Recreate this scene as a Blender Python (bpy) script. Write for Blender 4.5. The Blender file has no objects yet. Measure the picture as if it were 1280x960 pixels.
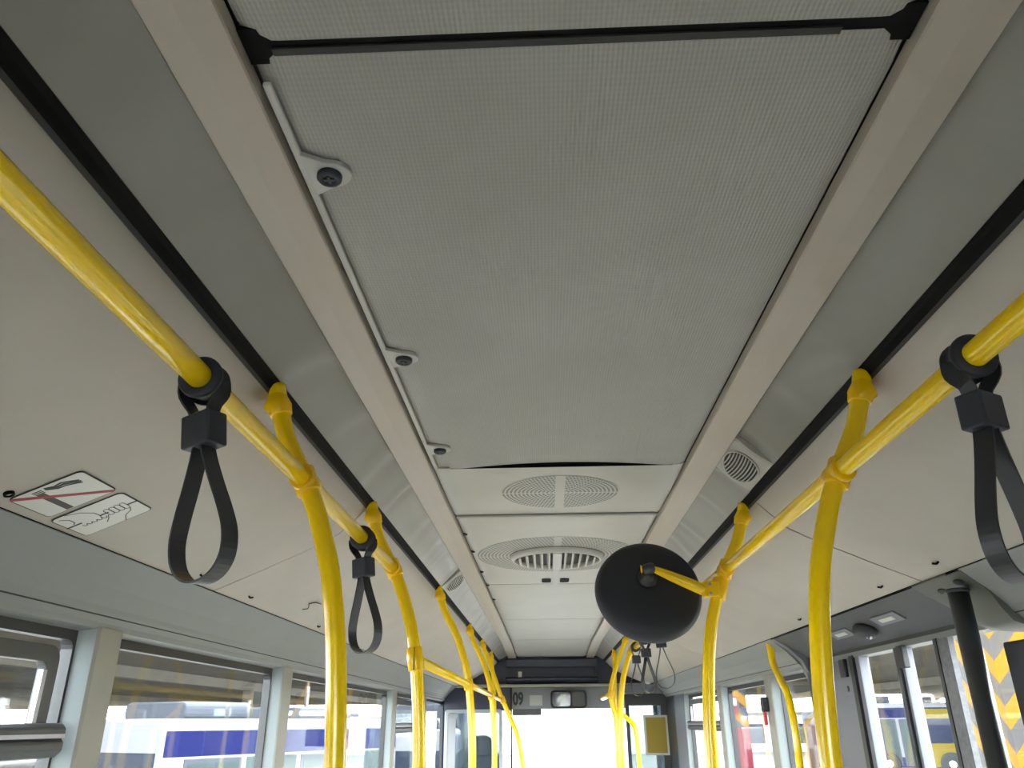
import bpy, math, random
from mathutils import Vector, Matrix
random.seed(7)
C = bpy.context.scene.collection
PI = math.pi

# ------------------------------------------------------------------ camera
F = 961.0
CAM = Vector((-0.05, 0.0, 1.60))
Yc = Vector((45 / F, -423 / F, -1.0)).normalized()
_x0 = Vector((math.cos(.007), math.sin(.007), 0))
Xc = (_x0 - Yc * _x0.dot(Yc)).normalized()
Zc = Xc.cross(Yc)
cd = bpy.data.cameras.new('camera'); cam = bpy.data.objects.new('camera', cd); C.objects.link(cam)
M = Matrix((Xc, Yc, Zc)).to_4x4(); M.translation = CAM
cam.matrix_world = M
cd.sensor_width = 36; cd.lens = F * 36 / 1280; cd.clip_start = .02; cd.clip_end = 500
bpy.context.scene.camera = cam

def at(px, py, x=None, y=None, z=None):
    """point of the real place seen at a pixel of the photo, on the plane x=, y= or z="""
    v = Vector(((px - 640) / F, -(py - 480) / F, -1.0))
    r = Vector((v.dot(Xc), v.dot(Yc), v.dot(Zc)))
    t = (x - CAM.x) / r.x if x is not None else (y - CAM.y) / r.y if y is not None else (z - CAM.z) / r.z
    return CAM + r * t

# ------------------------------------------------------------------ materials
def lin(c):
    return tuple((v / 255 / 12.92 if v / 255 <= .04045 else ((v / 255 + .055) / 1.055) ** 2.4) for v in c) + (1,)

def mat(name, rgb, rough=.5, metal=0., dirt=0., dscale=4., bump=0., bscale=200., coat=0., spec=.5):
    m = bpy.data.materials.new(name); m.use_nodes = True
    nt = m.node_tree; b = nt.nodes['Principled BSDF']
    b.inputs['Base Color'].default_value = lin(rgb)
    b.inputs['Roughness'].default_value = rough
    b.inputs['Metallic'].default_value = metal
    b.inputs['Coat Weight'].default_value = coat
    b.inputs['Coat Roughness'].default_value = .08
    b.inputs['Specular IOR Level'].default_value = spec
    tc = nt.nodes.new('ShaderNodeTexCoord')
    if dirt:
        n = nt.nodes.new('ShaderNodeTexNoise'); n.inputs['Scale'].default_value = dscale
        n.inputs['Detail'].default_value = 5; n.inputs['Roughness'].default_value = .6
        nt.links.new(tc.outputs['Object'], n.inputs['Vector'])
        r = nt.nodes.new('ShaderNodeValToRGB')
        r.color_ramp.elements[0].position = .3; r.color_ramp.elements[1].position = .7
        c = lin(rgb); d = 1 - dirt
        r.color_ramp.elements[0].color = (c[0] * d, c[1] * d, c[2] * d * .98, 1)
        r.color_ramp.elements[1].color = c
        nt.links.new(n.outputs['Fac'], r.inputs['Fac']); nt.links.new(r.outputs['Color'], b.inputs['Base Color'])
    if bump:
        n = nt.nodes.new('ShaderNodeTexNoise'); n.inputs['Scale'].default_value = bscale
        nt.links.new(tc.outputs['Object'], n.inputs['Vector'])
        bp = nt.nodes.new('ShaderNodeBump'); bp.inputs['Strength'].default_value = bump; bp.inputs['Distance'].default_value = .002
        nt.links.new(n.outputs['Fac'], bp.inputs['Height']); nt.links.new(bp.outputs['Normal'], b.inputs['Normal'])
    return m

def math_node(nt, op, a, b=None):
    n = nt.nodes.new('ShaderNodeMath'); n.operation = op
    for i, v in enumerate((a, b)):
        if v is None: continue
        if isinstance(v, (int, float)): n.inputs[i].default_value = v
        else: nt.links.new(v, n.inputs[i])
    return n.outputs[0]

def ribbed(name, rgb):
    """perforated ribbed acoustic cloth of the hatch panels"""
    m = mat(name, rgb, .75, dirt=.14, dscale=2.2)
    nt = m.node_tree; b = nt.nodes['Principled BSDF']
    tc = nt.nodes.new('ShaderNodeTexCoord'); sp = nt.nodes.new('ShaderNodeSeparateXYZ')
    nt.links.new(tc.outputs['Object'], sp.inputs[0])
    sx = math_node(nt, 'SINE', math_node(nt, 'MULTIPLY', sp.outputs['X'], 2 * PI / .0058))
    sy = math_node(nt, 'SINE', math_node(nt, 'MULTIPLY', sp.outputs['Y'], 2 * PI / .0085))
    h = math_node(nt, 'ADD', sx, math_node(nt, 'MULTIPLY', sy, .45))
    bp = nt.nodes.new('ShaderNodeBump'); bp.inputs['Strength'].default_value = .35; bp.inputs['Distance'].default_value = .0008
    nt.links.new(h, bp.inputs['Height']); nt.links.new(bp.outputs['Normal'], b.inputs['Normal'])
    # tiny dark grooves between the ribs
    src = b.inputs['Base Color'].links[0].from_socket
    g = math_node(nt, 'MULTIPLY', math_node(nt, 'ADD', h, 1.45), .345)
    mx = nt.nodes.new('ShaderNodeMix'); mx.data_type = 'RGBA'; mx.blend_type = 'MULTIPLY'
    mx.inputs['Factor'].default_value = .16
    cr = nt.nodes.new('ShaderNodeCombineColor')
    for i in range(3): nt.links.new(g, cr.inputs[i])
    nt.links.new(src, mx.inputs['A']); nt.links.new(cr.outputs[0], mx.inputs['B'])
    nt.links.new(mx.outputs['Result'], b.inputs['Base Color'])
    return m

def perforated(name, rgb, R, pitch, r0):
    """concentric rings of small punched holes, in object space round the object's origin"""
    m = mat(name, rgb, .5); nt = m.node_tree; b = nt.nodes['Principled BSDF']
    tc = nt.nodes.new('ShaderNodeTexCoord'); sp = nt.nodes.new('ShaderNodeSeparateXYZ')
    nt.links.new(tc.outputs['Object'], sp.inputs[0])
    x, y = sp.outputs['X'], sp.outputs['Y']
    r = math_node(nt, 'SQRT', math_node(nt, 'ADD', math_node(nt, 'MULTIPLY', x, x), math_node(nt, 'MULTIPLY', y, y)))
    th = math_node(nt, 'ARCTAN2', y, x)
    ring = math_node(nt, 'SINE', math_node(nt, 'MULTIPLY', r, 2 * PI / pitch))
    k = math_node(nt, 'FLOOR', math_node(nt, 'DIVIDE', math_node(nt, 'ADD', r, pitch * .25), pitch))
    nn = math_node(nt, 'MULTIPLY', k, 7.0)
    ang = math_node(nt, 'SINE', math_node(nt, 'MULTIPLY', th, math_node(nt, 'ADD', nn, 2)))
    hole = math_node(nt, 'MULTIPLY', math_node(nt, 'GREATER_THAN', ring, -.25), math_node(nt, 'GREATER_THAN', ang, -.55))
    hole = math_node(nt, 'MULTIPLY', hole, math_node(nt, 'GREATER_THAN', math_node(nt, 'ABSOLUTE', x), .016))
    hole = math_node(nt, 'MULTIPLY', hole, math_node(nt, 'GREATER_THAN', math_node(nt, 'ABSOLUTE', y), .005))
    hole = math_node(nt, 'MULTIPLY', hole, math_node(nt, 'LESS_THAN', r, R))
    hole = math_node(nt, 'MULTIPLY', hole, math_node(nt, 'GREATER_THAN', r, r0))
    mx = nt.nodes.new('ShaderNodeMix'); mx.data_type = 'RGBA'
    mx.inputs['A'].default_value = lin(rgb); mx.inputs['B'].default_value = lin((48, 46, 43))
    nt.links.new(hole, mx.inputs['Factor']); nt.links.new(mx.outputs['Result'], b.inputs['Base Color'])
    return m

def stripes(name, c1, c2, period, slope, axis='Y'):
    m = mat(name, c1, .8, spec=.1); nt = m.node_tree; b = nt.nodes['Principled BSDF']
    tc = nt.nodes.new('ShaderNodeTexCoord'); sp = nt.nodes.new('ShaderNodeSeparateXYZ')
    nt.links.new(tc.outputs['Object'], sp.inputs[0])
    s = math_node(nt, 'ADD', sp.outputs['Z'], math_node(nt, 'MULTIPLY', sp.outputs[axis], slope))
    f = math_node(nt, 'FRACT', math_node(nt, 'ADD', math_node(nt, 'DIVIDE', s, period), 100))
    g = math_node(nt, 'GREATER_THAN', f, .5)
    mx = nt.nodes.new('ShaderNodeMix'); mx.data_type = 'RGBA'
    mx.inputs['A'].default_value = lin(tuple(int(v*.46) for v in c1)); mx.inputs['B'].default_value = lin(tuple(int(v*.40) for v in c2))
    nt.links.new(g, mx.inputs['Factor']); nt.links.new(mx.outputs['Result'], b.inputs['Base Color'])
    return m

def glass(name, tint=(1, 1, 1), haze=0.0):
    m = bpy.data.materials.new(name); m.use_nodes = True; nt = m.node_tree
    for n in list(nt.nodes): nt.nodes.remove(n)
    out = nt.nodes.new('ShaderNodeOutputMaterial'); t = nt.nodes.new('ShaderNodeBsdfTransparent')
    t.inputs['Color'].default_value = (*tint, 1)
    g = nt.nodes.new('ShaderNodeBsdfGlossy'); g.inputs['Roughness'].default_value = .02
    lw = nt.nodes.new('ShaderNodeLayerWeight')          # Schlick reflectance, equal from both faces of the thin pane
    p5 = math_node(nt, 'POWER', lw.outputs['Facing'], 5.0)
    fr = math_node(nt, 'ADD', math_node(nt, 'MULTIPLY', p5, .75), .02)
    mx = nt.nodes.new('ShaderNodeMixShader')
    nt.links.new(fr, mx.inputs[0]); nt.links.new(t.outputs[0], mx.inputs[1]); nt.links.new(g.outputs[0], mx.inputs[2])
    last = mx
    if haze:
        d = nt.nodes.new('ShaderNodeBsdfTranslucent'); d.inputs['Color'].default_value = (.30, .34, .35, 1)
        df = nt.nodes.new('ShaderNodeBsdfDiffuse'); df.inputs['Color'].default_value = (.25, .29, .30, 1)
        a = nt.nodes.new('ShaderNodeMixShader'); a.inputs[0].default_value = .5
        nt.links.new(d.outputs[0], a.inputs[1]); nt.links.new(df.outputs[0], a.inputs[2])
        m2 = nt.nodes.new('ShaderNodeMixShader'); m2.inputs[0].default_value = haze
        nt.links.new(mx.outputs[0], m2.inputs[1]); nt.links.new(a.outputs[0], m2.inputs[2]); last = m2
    nt.links.new(last.outputs[0], out.inputs[0])
    return m

MT = dict(
    strip=mat('beige_strip', (176, 166, 154), .42, dirt=.06),
    panel=mat('side_panel_laminate', (178, 171, 162), .5, dirt=.12, dscale=2.5),
    ceil=mat('smooth_ceiling_plastic', (170, 168, 161), .42, dirt=.10, dscale=3),
    rib=ribbed('ribbed_panel_cloth', (170, 168, 162)),
    vinyl=mat('grey_duct_vinyl', (134, 131, 124), .36, dirt=.16, dscale=3),
    black=mat('black_rubber', (10, 10, 10), .8, spec=.15),
    lip=mat('dark_grey_lip', (46, 46, 45), .6, spec=.3),
    wall=mat('blue_grey_wall_plastic', (134, 138, 138), .5, dirt=.06),
    moulding=mat('grey_moulding', (158, 158, 152), .5),
    pillar=mat('pillar_cover', (158, 157, 147), .42, dirt=.1, dscale=5),
    pside=mat('pillar_side_metal', (148, 158, 161), .4, dirt=.05),
    shell=mat('dark_roof_shell', (90, 90, 88), .8),
    frame=mat('black_window_frame', (38, 40, 42), .4),
    hopper=mat('dark_grey_hopper_frame', (72, 74, 74), .35),
    alu=mat('brushed_aluminium', (175, 175, 182), .35, metal=.7),
    yellow=mat('yellow_powder_coat', (255, 212, 0), .17, coat=.0, spec=.5),
    yjoint=mat('yellow_cast_fitting', (250, 198, 0), .24, coat=0., spec=.4),
    blackp=mat('black_plastic', (34, 37, 45), .55, bump=.15, bscale=900),
    greyp=mat('dark_grey_plastic', (50, 53, 62), .5),
    webbing=mat('dark_strap_webbing', (46, 47, 50), .38),
    chrome=mat('mirror_silver', (225, 228, 230), .04, metal=1),
    steel=mat('bolt_steel', (150, 150, 148), .35, metal=.9),
    white=mat('white_plastic', (205, 203, 198), .4),
    trimw=mat('light_grey_trim', (180, 178, 172), .45),
    sticker=mat('sticker_white', (205, 205, 198), .3),
    ink=mat('black_print', (28, 26, 25), .5),
    brown=mat('brown_print', (62, 50, 44), .5),
    red=mat('red_print', (150, 22, 40), .4),
    redp=mat('red_plastic', (205, 20, 40), .35),
    navy=mat('navy_front_trim', (38, 43, 62), .35),
    navyg=mat('dark_tinted_display_glass', (36, 39, 54), .12),
    beam=mat('pale_front_beam', (158, 156, 142), .45),
    board=mat('grey_header_board', (136, 139, 142), .6),
    paper=mat('paper', (186, 187, 184), .7),
    door=mat('grey_door_header', (68, 69, 73), .5),
    doorm=mat('grey_door_metal', (112, 115, 124), .4, dirt=.05),
    cover=mat('olive_grey_cover', (86, 89, 81), .5, dirt=.1),
    pole=mat('black_door_pole', (44, 48, 50), .28, coat=.3),
    lens=mat('frosted_lamp_lens', (205, 203, 198), .3),
    floor=mat('grey_bus_floor', (164, 162, 158), .6, dirt=.2, dscale=8),
    cab=mat('cab_partition_frame', (150, 156, 162), .4),
    seat=mat('grey_seat_cloth', (96, 104, 118), .9),
    tan=mat('tan_board', (74, 50, 30), .8, spec=.1, dirt=.05),
    ynote=mat('yellow_notice', (148, 128, 44), .7),
    concrete=mat('pale_concrete', (146, 139, 127), .85, dirt=.25, dscale=.6),
    yard=mat('yard_asphalt', (112, 110, 106), .9, dirt=.2, dscale=.5),
    busw=mat('bus_white', (118, 120, 124), .5, spec=.2),
    busb=mat('bus_blue', (2, 10, 62), .5, spec=.1),
    busy=mat('bus_yellow', (112, 98, 2), .5, spec=.1),
    busg=mat('bus_grey', (60, 64, 72), .5, spec=.15),
    buswin=mat('bus_window', (48, 62, 62), .4, spec=.15),
    busdark=mat('bus_dark_glass', (26, 34, 50), .4, spec=.15),
    tyre=mat('tyre_rubber', (40, 40, 42), .8),
    hubm=mat('wheel_hub', (190, 190, 190), .4, metal=.4),
    redpost=mat('red_post_paint', (86, 5, 14), .7, spec=.1),
    wallp=mat('pale_yard_wall', (226, 226, 220), .9, dirt=.1, dscale=1),
    cream=mat('cream_facade', (246, 220, 170), .8),
    seal=mat('mottled_grey_seal', (128, 130, 134), .8, dirt=.35, dscale=60),
    hazL=stripes('hazard_paint_long', (244, 166, 20), (150, 146, 142), .50, -1.0, 'Y'),
    hazR=stripes('hazard_paint_short', (244, 166, 20), (150, 146, 142), .50, -1.0, 'X'),
    hazS=stripes('hazard_paint_small', (236, 168, 40), (96, 104, 118), .50, .9, 'X'),
    glass=glass('window_glass', (.97, .98, .97), .008),
    milky=glass('milky_partition_glass', (.50, .56, .57), .10),
)
MT['perf1'] = perforated('perforated_round_grille', (170, 168, 161), .195, .0135, .006)
MT['perf2'] = perforated('perforated_wide_grille', (170, 168, 161), .40, .0165, .19)

# ------------------------------------------------------------------ building helpers
ORG = {}
def tag(o, label=None, cat=None, group=None, kind=None):
    if label: o['label'] = label
    if cat: o['category'] = cat
    if group: o['group'] = group
    if kind: o['kind'] = kind
    return o

def thing(name, loc, label, cat, group=None, rotz=0.):
    o = bpy.data.objects.new(name, None); C.objects.link(o); o.empty_display_size = .05
    o.location = loc; o.rotation_euler = (0, 0, rotz)
    ORG[o] = Vector((0, 0, 0)) if rotz else Vector(loc)
    return tag(o, label, cat, group)

class MB:
    def __init__(s): s.v = []; s.f = []; s.m = []; s.sm = []
    def add(s, vs, fs, mi=0, smooth=False, xf=None):
        b = len(s.v)
        for v in vs:
            v = Vector(v); s.v.append(xf @ v if xf else v)
        for f in fs: s.f.append([b + i for i in f]); s.m.append(mi); s.sm.append(smooth)
        return s
    def box(s, a, b, mi=0, xf=None):
        x0, y0, z0 = (min(a[i], b[i]) for i in range(3)); x1, y1, z1 = (max(a[i], b[i]) for i in range(3))
        return s.add([(x0,y0,z0),(x1,y0,z0),(x1,y1,z0),(x0,y1,z0),(x0,y0,z1),(x1,y0,z1),(x1,y1,z1),(x0,y1,z1)],
              [(0,3,2,1),(4,5,6,7),(0,1,5,4),(1,2,6,5),(2,3,7,6),(3,0,4,7)], mi, False, xf)
    def tube(s, pts, r, n=20, mi=0, cap=True, flat=None, ref=None):
        """tube through pts; r a number or list; flat=(a,b) gives a rectangular band of half sizes"""
        P = [Vector(p) for p in pts]; k = len(P)
        R = r if isinstance(r, (list, tuple)) else [r] * k
        T = [((P[min(i+1,k-1)] - P[max(i-1,0)]).normalized()) for i in range(k)]
        up = Vector(ref) if ref else (Vector((0,0,1)) if abs(T[0].z) < .9 else Vector((0,1,0)))
        N = (up - T[0] * up.dot(T[0])).normalized()
        vs = []
        for i in range(k):
            if ref: N = (up - T[i] * up.dot(T[i])).normalized()
            else: N = (N - T[i] * N.dot(T[i])).normalized()
            B = T[i].cross(N)
            if flat:
                a, b = flat
                for (p, q) in ((a,b),(-a,b),(-a,-b),(a,-b)): vs.append(P[i] + N * p + B * q)
            else:
                for j in range(n):
                    t = 2 * PI * j / n; vs.append(P[i] + (N * math.cos(t) + B * math.sin(t)) * R[i])
        m = 4 if flat else n
        fs = [(i*m+j, i*m+(j+1) % m, (i+1)*m+(j+1) % m, (i+1)*m+j) for i in range(k-1) for j in range(m)]
        s.add(vs, fs, mi, not flat)
        b = len(s.v) - len(vs)
        if cap:
            s.f += [[b + j for j in reversed(range(m))], [b + (k-1)*m + j for j in range(m)]]; s.m += [mi]*2; s.sm += [False]*2
        return s
    def lathe(s, prof, o, axis, n=32, mi=0, smooth=True, sx=1., sy=1.):
        """prof = [(radius, height)], turned round axis through o"""
        A = Vector(axis).normalized(); u = Vector((1,0,0)) if abs(A.x) < .9 else Vector((0,1,0))
        U = (u - A * u.dot(A)).normalized(); V = A.cross(U); o = Vector(o)
        vs = []
        for (r, h) in prof:
            for j in range(n):
                t = 2 * PI * j / n; vs.append(o + A*h + U*(r*math.cos(t)*sx) + V*(r*math.sin(t)*sy))
        fs = [(i*n+j, i*n+(j+1) % n, (i+1)*n+(j+1) % n, (i+1)*n+j) for i in range(len(prof)-1) for j in range(n)]
        if prof[0][0] > 1e-6: fs.append(tuple(reversed(range(n))))
        if prof[-1][0] > 1e-6: fs.append(tuple((len(prof)-1)*n + j for j in range(n)))
        return s.add(vs, fs, mi, smooth)
    def prism(s, poly, y0, y1, mi=0, axis='y'):
        """closed polygon of (x,z) pushed from y0 to y1 (axis y), or of (y,z) along x, or (x,y) along z"""
        mk = {'y': lambda p, t: (p[0], t, p[1]), 'x': lambda p, t: (t, p[0], p[1]), 'z': lambda p, t: (p[0], p[1], t)}[axis]
        n = len(poly); vs = [mk(p, y0) for p in poly] + [mk(p, y1) for p in poly]
        fs = [(i, (i+1) % n, n+(i+1) % n, n+i) for i in range(n)] + [tuple(reversed(range(n))), tuple(range(n, 2*n))]
        return s.add(vs, fs, mi)
    def build(s, name, m, parent=None, bevel=0., seg=2, kind=None, origin=None):
        me = bpy.data.meshes.new(name)
        og = Vector((0, 0, 0))
        if parent is not None: og = ORG[parent]
        elif origin is not None: og = Vector(origin)
        base = og
        if parent is not None and origin is not None: base = Vector(origin)
        me.from_pydata([tuple(v - base) for v in s.v], [], s.f)
        for k in (m if isinstance(m, (list, tuple)) else [m]): me.materials.append(MT[k] if isinstance(k, str) else k)
        for p, mi, sm in zip(me.polygons, s.m, s.sm): p.material_index = mi; p.use_smooth = sm
        me.validate(); me.update()
        # consistent outward normals
        import bmesh
        bm = bmesh.new(); bm.from_mesh(me); bmesh.ops.recalc_face_normals(bm, faces=bm.faces); bm.to_mesh(me); bm.free()
        o = bpy.data.objects.new(name, me); C.objects.link(o)
        if parent is not None:
            o.parent = parent; o.location = base - og
        else: o.location = base
        ORG[o] = base
        if bevel:
            b = o.modifiers.new('bevel', 'BEVEL'); b.width = bevel; b.segments = seg; b.limit_method = 'ANGLE'; b.angle_limit = math.radians(40)
            b.harden_normals = False
        if kind: o['kind'] = kind
        return o

def rrect(cx, cy, w, h, r, n=6):
    pts = []
    for (sx, sy, a0) in ((1,1,0),(-1,1,90),(-1,-1,180),(1,-1,270)):
        for k in range(n+1):
            a = math.radians(a0 + 90*k/n)
            pts.append((cx + sx*(w/2-r) + r*math.cos(a), cy + sy*(h/2-r) + r*math.sin(a)))
    return pts

def ringplate(outer, inner, t0, t1, axis='x'):
    """flat frame between two outlines with the same point count"""
    mk = {'y': lambda p, t: (p[0], t, p[1]), 'x': lambda p, t: (t, p[0], p[1]), 'z': lambda p, t: (p[0], p[1], t)}[axis]
    n = len(outer); vs = [mk(p, t0) for p in outer] + [mk(p, t0) for p in inner] + [mk(p, t1) for p in outer] + [mk(p, t1) for p in inner]
    fs = []
    for i in range(n):
        j = (i+1) % n
        fs += [(i, j, n+j, n+i), (2*n+i, 3*n+i, 3*n+j, 2*n+j), (i, 2*n+i, 2*n+j, j), (n+i, n+j, 3*n+j, 3*n+i)]
    m = MB(); m.add(vs, fs); return m

def smooth_path(pts, sub=6):
    P = [Vector(p) for p in pts]; out = []
    for i in range(len(P)-1):
        p0 = P[max(i-1,0)]; p1 = P[i]; p2 = P[i+1]; p3 = P[min(i+2,len(P)-1)]
        for k in range(sub):
            t = k/sub
            out.append(.5*((2*p1) + (p2-p0)*t + (2*p0-5*p1+4*p2-p3)*t*t + (3*p1-p0-3*p2+p3)*t**3))
    out.append(P[-1]); return out

# ------------------------------------------------------------------ the bus shell
YB, YF = -2.6, 9.6          # rear wall, front wall line
ZS = 2.300                  # strips' underside
MB().box((-1.29, YB, -.06), (1.29, YF+.35, 0)).build('floor', 'floor', kind='structure')
roof = MB()
roof.prism([(-1.27, 1.98), (-1.27, 2.36), (-1.1, 2.46), (1.1, 2.46), (1.27, 2.36), (1.27, 1.98), (1.245, 1.98), (1.245, 2.33), (1.09, 2.42), (-1.09, 2.42), (-1.245, 2.33), (-1.245, 1.98)], YB, YF+.2)
roof.build('ceiling', 'shell', kind='structure')
MB().box((-1.27, YB-.05, 0), (1.27, YB, .80)).box((-1.27, YB-.05, 1.88), (1.27, YB, 2.42)).box((-1.27, YB-.05, .80), (-1.12, YB, 1.88)).box((1.12, YB-.05, .80), (1.27, YB, 1.88)).build('wall_back', 'wall', kind='structure')

def sidewall(sx, spans, name):
    m = MB()
    X0, X1 = sx*1.20, sx*1.262
    m.box((X0, YB, 1.835), (X1, YF, 2.02))                       # above the windows
    for (a, b, z) in spans:                                     # below the glass; unseen rear spans made solid to dim the near ceiling
        m.box((sx*1.17, a, 0), (X1, b, z))
    m.build(name, 'wall', kind='structure')
LW = [(.60, 1.945), (2.075, 3.41), (3.555, 5.925), (6.095, 7.50), (7.62, 9.20)]
RW = [(3.935, 4.515), (4.67, 5.83), (5.98, 7.44)]
sidewall(-1, [(YB, .60, 1.9), (.60, YF, .88)], 'wall_left')
sidewall(1, [(YB, 1.63, 1.9), (3.47, 7.50, .88), (8.65, YF, .88)], 'wall_right')

# upper wall band: slope from the ceiling panels down to the window heads
for sx, nm in ((-1, 'trim_1'), (1, 'trim_2')):
    segs = [(YB, 8.95)] if sx < 0 else [(YB, 2.09), (3.95, 8.95)]
    m = MB()
    for a, b in segs:
        P = [(1.033, 1.960), (1.10, 1.905), (1.135, 1.868), (1.142, 1.857), (1.1495, 1.8500), (1.163, 1.836), (1.168, 1.822), (1.205, 1.815), (1.205, 1.985), (1.05, 1.985)]
        m.prism([(sx*x, z) for x, z in P], a, b, 0)
    o = m.build(nm, 'wall', kind='structure')
    # crease line along the moulding
    m = MB()
    for a, b in segs:
        m.prism([(sx*1.1500, 1.8485), (sx*1.1475, 1.8510), (sx*1.1487, 1.8522), (sx*1.1512, 1.8497)], a, b)
    m.build('crease', 'lip', parent=o)

# beige strips
def droop(y):
    return 0. if y < 7.6 else .050*((y-7.6)/1.4)**1.4
def ceiling_strip(sx, nm):
    P = [(.386, 2.303), (.388, 2.300), (.430, 2.298), (.471, 2.299), (.474, 2.302), (.474, 2.325), (.386, 2.325)]
    ys = [YB, 7.6, 7.9, 8.2, 8.5, 8.75, 9.0]; n = len(P)
    vs = [(sx*x, y, z - droop(y)) for y in ys for x, z in P]
    fs = [(i*n+j, i*n+(j+1) % n, (i+1)*n+(j+1) % n, (i+1)*n+j) for i in range(len(ys)-1) for j in range(n)] + [tuple(range(n)), tuple((len(ys)-1)*n+j for j in range(n))]
    return MB().add(vs, fs).build(nm, 'strip', kind='structure')
ceiling_strip(-1, 'trim_3'); ceiling_strip(1, 'trim_4')

# black grooves with their dark lips
for sx, nm in ((-1, 'trim_5'), (1, 'trim_6')):
    m = MB().prism([(sx*x, z) for x, z in [(.569, 2.226), (.576, 2.240), (.600, 2.225), (.5905, 2.205), (.586, 2.210), (.578, 2.220)]], YB, 8.98)
    o = m.build(nm, 'black', kind='structure')
    MB().prism([(sx*x, z) for x, z in [(.5865, 2.2085), (.5915, 2.2035), (.5935, 2.2050), (.5885, 2.2110)]], YB, 8.98).build('lip', 'lip', parent=o)

# side ceiling panels, one slab per length between seams
PP = [(.592, 2.207), (.635, 2.163), (.68, 2.122), (.73, 2.096), (.78, 2.073), (.84, 2.047), (.90, 2.020), (.97, 1.991), (1.034, 1.964)]
def side_panel(sx, a, b, label, seed):
    rng = random.Random(seed); m = MB()
    ny = max(2, int((b-a)/.12)); vs = []; nP = len(PP)
    for i in range(ny+1):
        y = a + (b-a)*i/ny
        for k, (x, z) in enumerate(PP):
            w = math.sin(PI*k/(nP-1)); dz = .0016*w*math.sin(y*2.1+seed) + .0008*w*math.sin(y*5+seed*2)
            vs.append((sx*x, y, z + dz))
    fs = [(i*nP+k, i*nP+k+1, (i+1)*nP+k+1, (i+1)*nP+k) for i in range(ny) for k in range(nP-1)]
    n0 = len(vs); vs2 = vs + [(v[0], v[1], v[2]+.012) for v in vs]
    fs2 = fs + [tuple(n0+q for q in reversed(f)) for f in fs]
    for k in range(nP-1):
        fs2 += [(k, k+1, n0+k+1, n0+k), (ny*nP+k, ny*nP+k+1, n0+ny*nP+k+1, n0+ny*nP+k)]
    for i in range(ny):
        fs2 += [(i*nP, (i+1)*nP, n0+(i+1)*nP, n0+i*nP), (i*nP+nP-1, (i+1)*nP+nP-1, n0+(i+1)*nP+nP-1, n0+i*nP+nP-1)]
    m.add(vs2, fs2, 0, True)
    o = m.build('side_ceiling_panel', 'panel', origin=(sx*.8, a, 2.06))
    e = o.modifiers.new('edge', 'EDGE_SPLIT'); e.split_angle = math.radians(50)
    tag(o, label, 'ceiling panel', 'sloping side ceiling panels'); return o
side_panel(-1, YB+.01, 2.297, 'nearest sloping beige ceiling panel on the left, carrying the two stickers', 1)
side_panel(-1, 2.303, 5.297, 'middle sloping beige ceiling panel on the left, behind the second hand strap', 2)
side_panel(-1, 5.303, 8.95, 'far sloping beige ceiling panel on the left, ending at the dark front trim', 3)
side_panel(1, YB+.01, 2.297, 'nearest sloping beige ceiling panel on the right, behind the large hand strap', 4)
side_panel(1, 2.303, 5.297, 'middle sloping beige ceiling panel on the right, above the dark door header', 5)
side_panel(1, 5.303, 8.95, 'far sloping beige ceiling panel on the right, above the three small straps', 6)
# black joint between side panels and the wall band
for sx, nm in ((-1, 'trim_7'), (1, 'trim_8')):
    MB().prism([(sx*x, z) for x, z in [(1.0325, 1.9660), (1.037, 1.9575), (1.044, 1.962), (1.040, 1.972)]], YB, 8.95).build(nm, 'black', kind='structure')

def panel_z(x):
    x = abs(x)
    for (x0, z0), (x1, z1) in zip(PP, PP[1:]):
        if x0 <= x <= x1: return z0 + (z1-z0)*(x-x0)/(x1-x0)
    return PP[-1][1]

# grey vinyl duct between strip and groove: wrinkled towards the front
def duct(sx, a, b, label):
    DP = [(.472, 2.318), (.484, 2.312), (.500, 2.300), (.518, 2.283), (.536, 2.264), (.553, 2.246), (.571, 2.228)]
    nP = len(DP); ny = int((b-a)/.02); vs = []
    rng = random.Random(int(a*10)+5+sx); wr = []
    y = -1.0
    while y < 9:
        wr.append((y, rng.uniform(.15, .5) if y < 1.2 else rng.uniform(.30, 1.1), rng.uniform(-.2, .2), rng.uniform(.016, .045)))
        y += rng.uniform(.18, .46) if y > 1.0 else rng.uniform(.4, .7)
    for i in range(ny+1):
        y = a + (b-a)*i/ny
        for k, (x, z) in enumerate(DP):
            t = k/(nP-1); w = math.sin(PI*min(1, t*1.02))**.6 if t < 1 else 0
            d = 0
            for (yc, am, sk, sg) in wr:
                q = (y - yc - sk*(t-.5)*.5)/sg
                d += -am*.015*math.exp(-q*q*.5) + am*.012*math.exp(-(q-2.0)**2*.5)
            d += .0025*math.sin(y*3.3+sx)
            vs.append((sx*(x - .3*d*w), y, z + d*w - droop(y)*(1-t)))
    fs = [(i*nP+k, i*nP+k+1, (i+1)*nP+k+1, (i+1)*nP+k) for i in range(ny) for k in range(nP-1)]
    n0 = len(vs); vs += [(v[0]+sx*.003, v[1], v[2]+.006) for v in vs]
    fs += [tuple(n0+q for q in reversed(f)) for f in fs]
    m = MB().add(vs, fs, 0, True)
    o = m.build('duct_cover', 'vinyl', origin=(sx*.52, a, 2.28)); tag(o, label, 'duct cover', 'wrinkled grey duct covers'); return o
duct(-1, YB, 3.93, 'long grey vinyl duct cover on the left, from overhead to the small side grille')
duct(-1, 4.19, 8.98, 'crumpled grey vinyl duct cover on the left, beyond the side grille')
duct(1, YB, 2.00, 'grey vinyl duct cover at top right, ending at the oval side grille')
duct(1, 2.26, 8.98, 'crumpled grey vinyl duct cover on the right, beyond the oval side grille')

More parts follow.
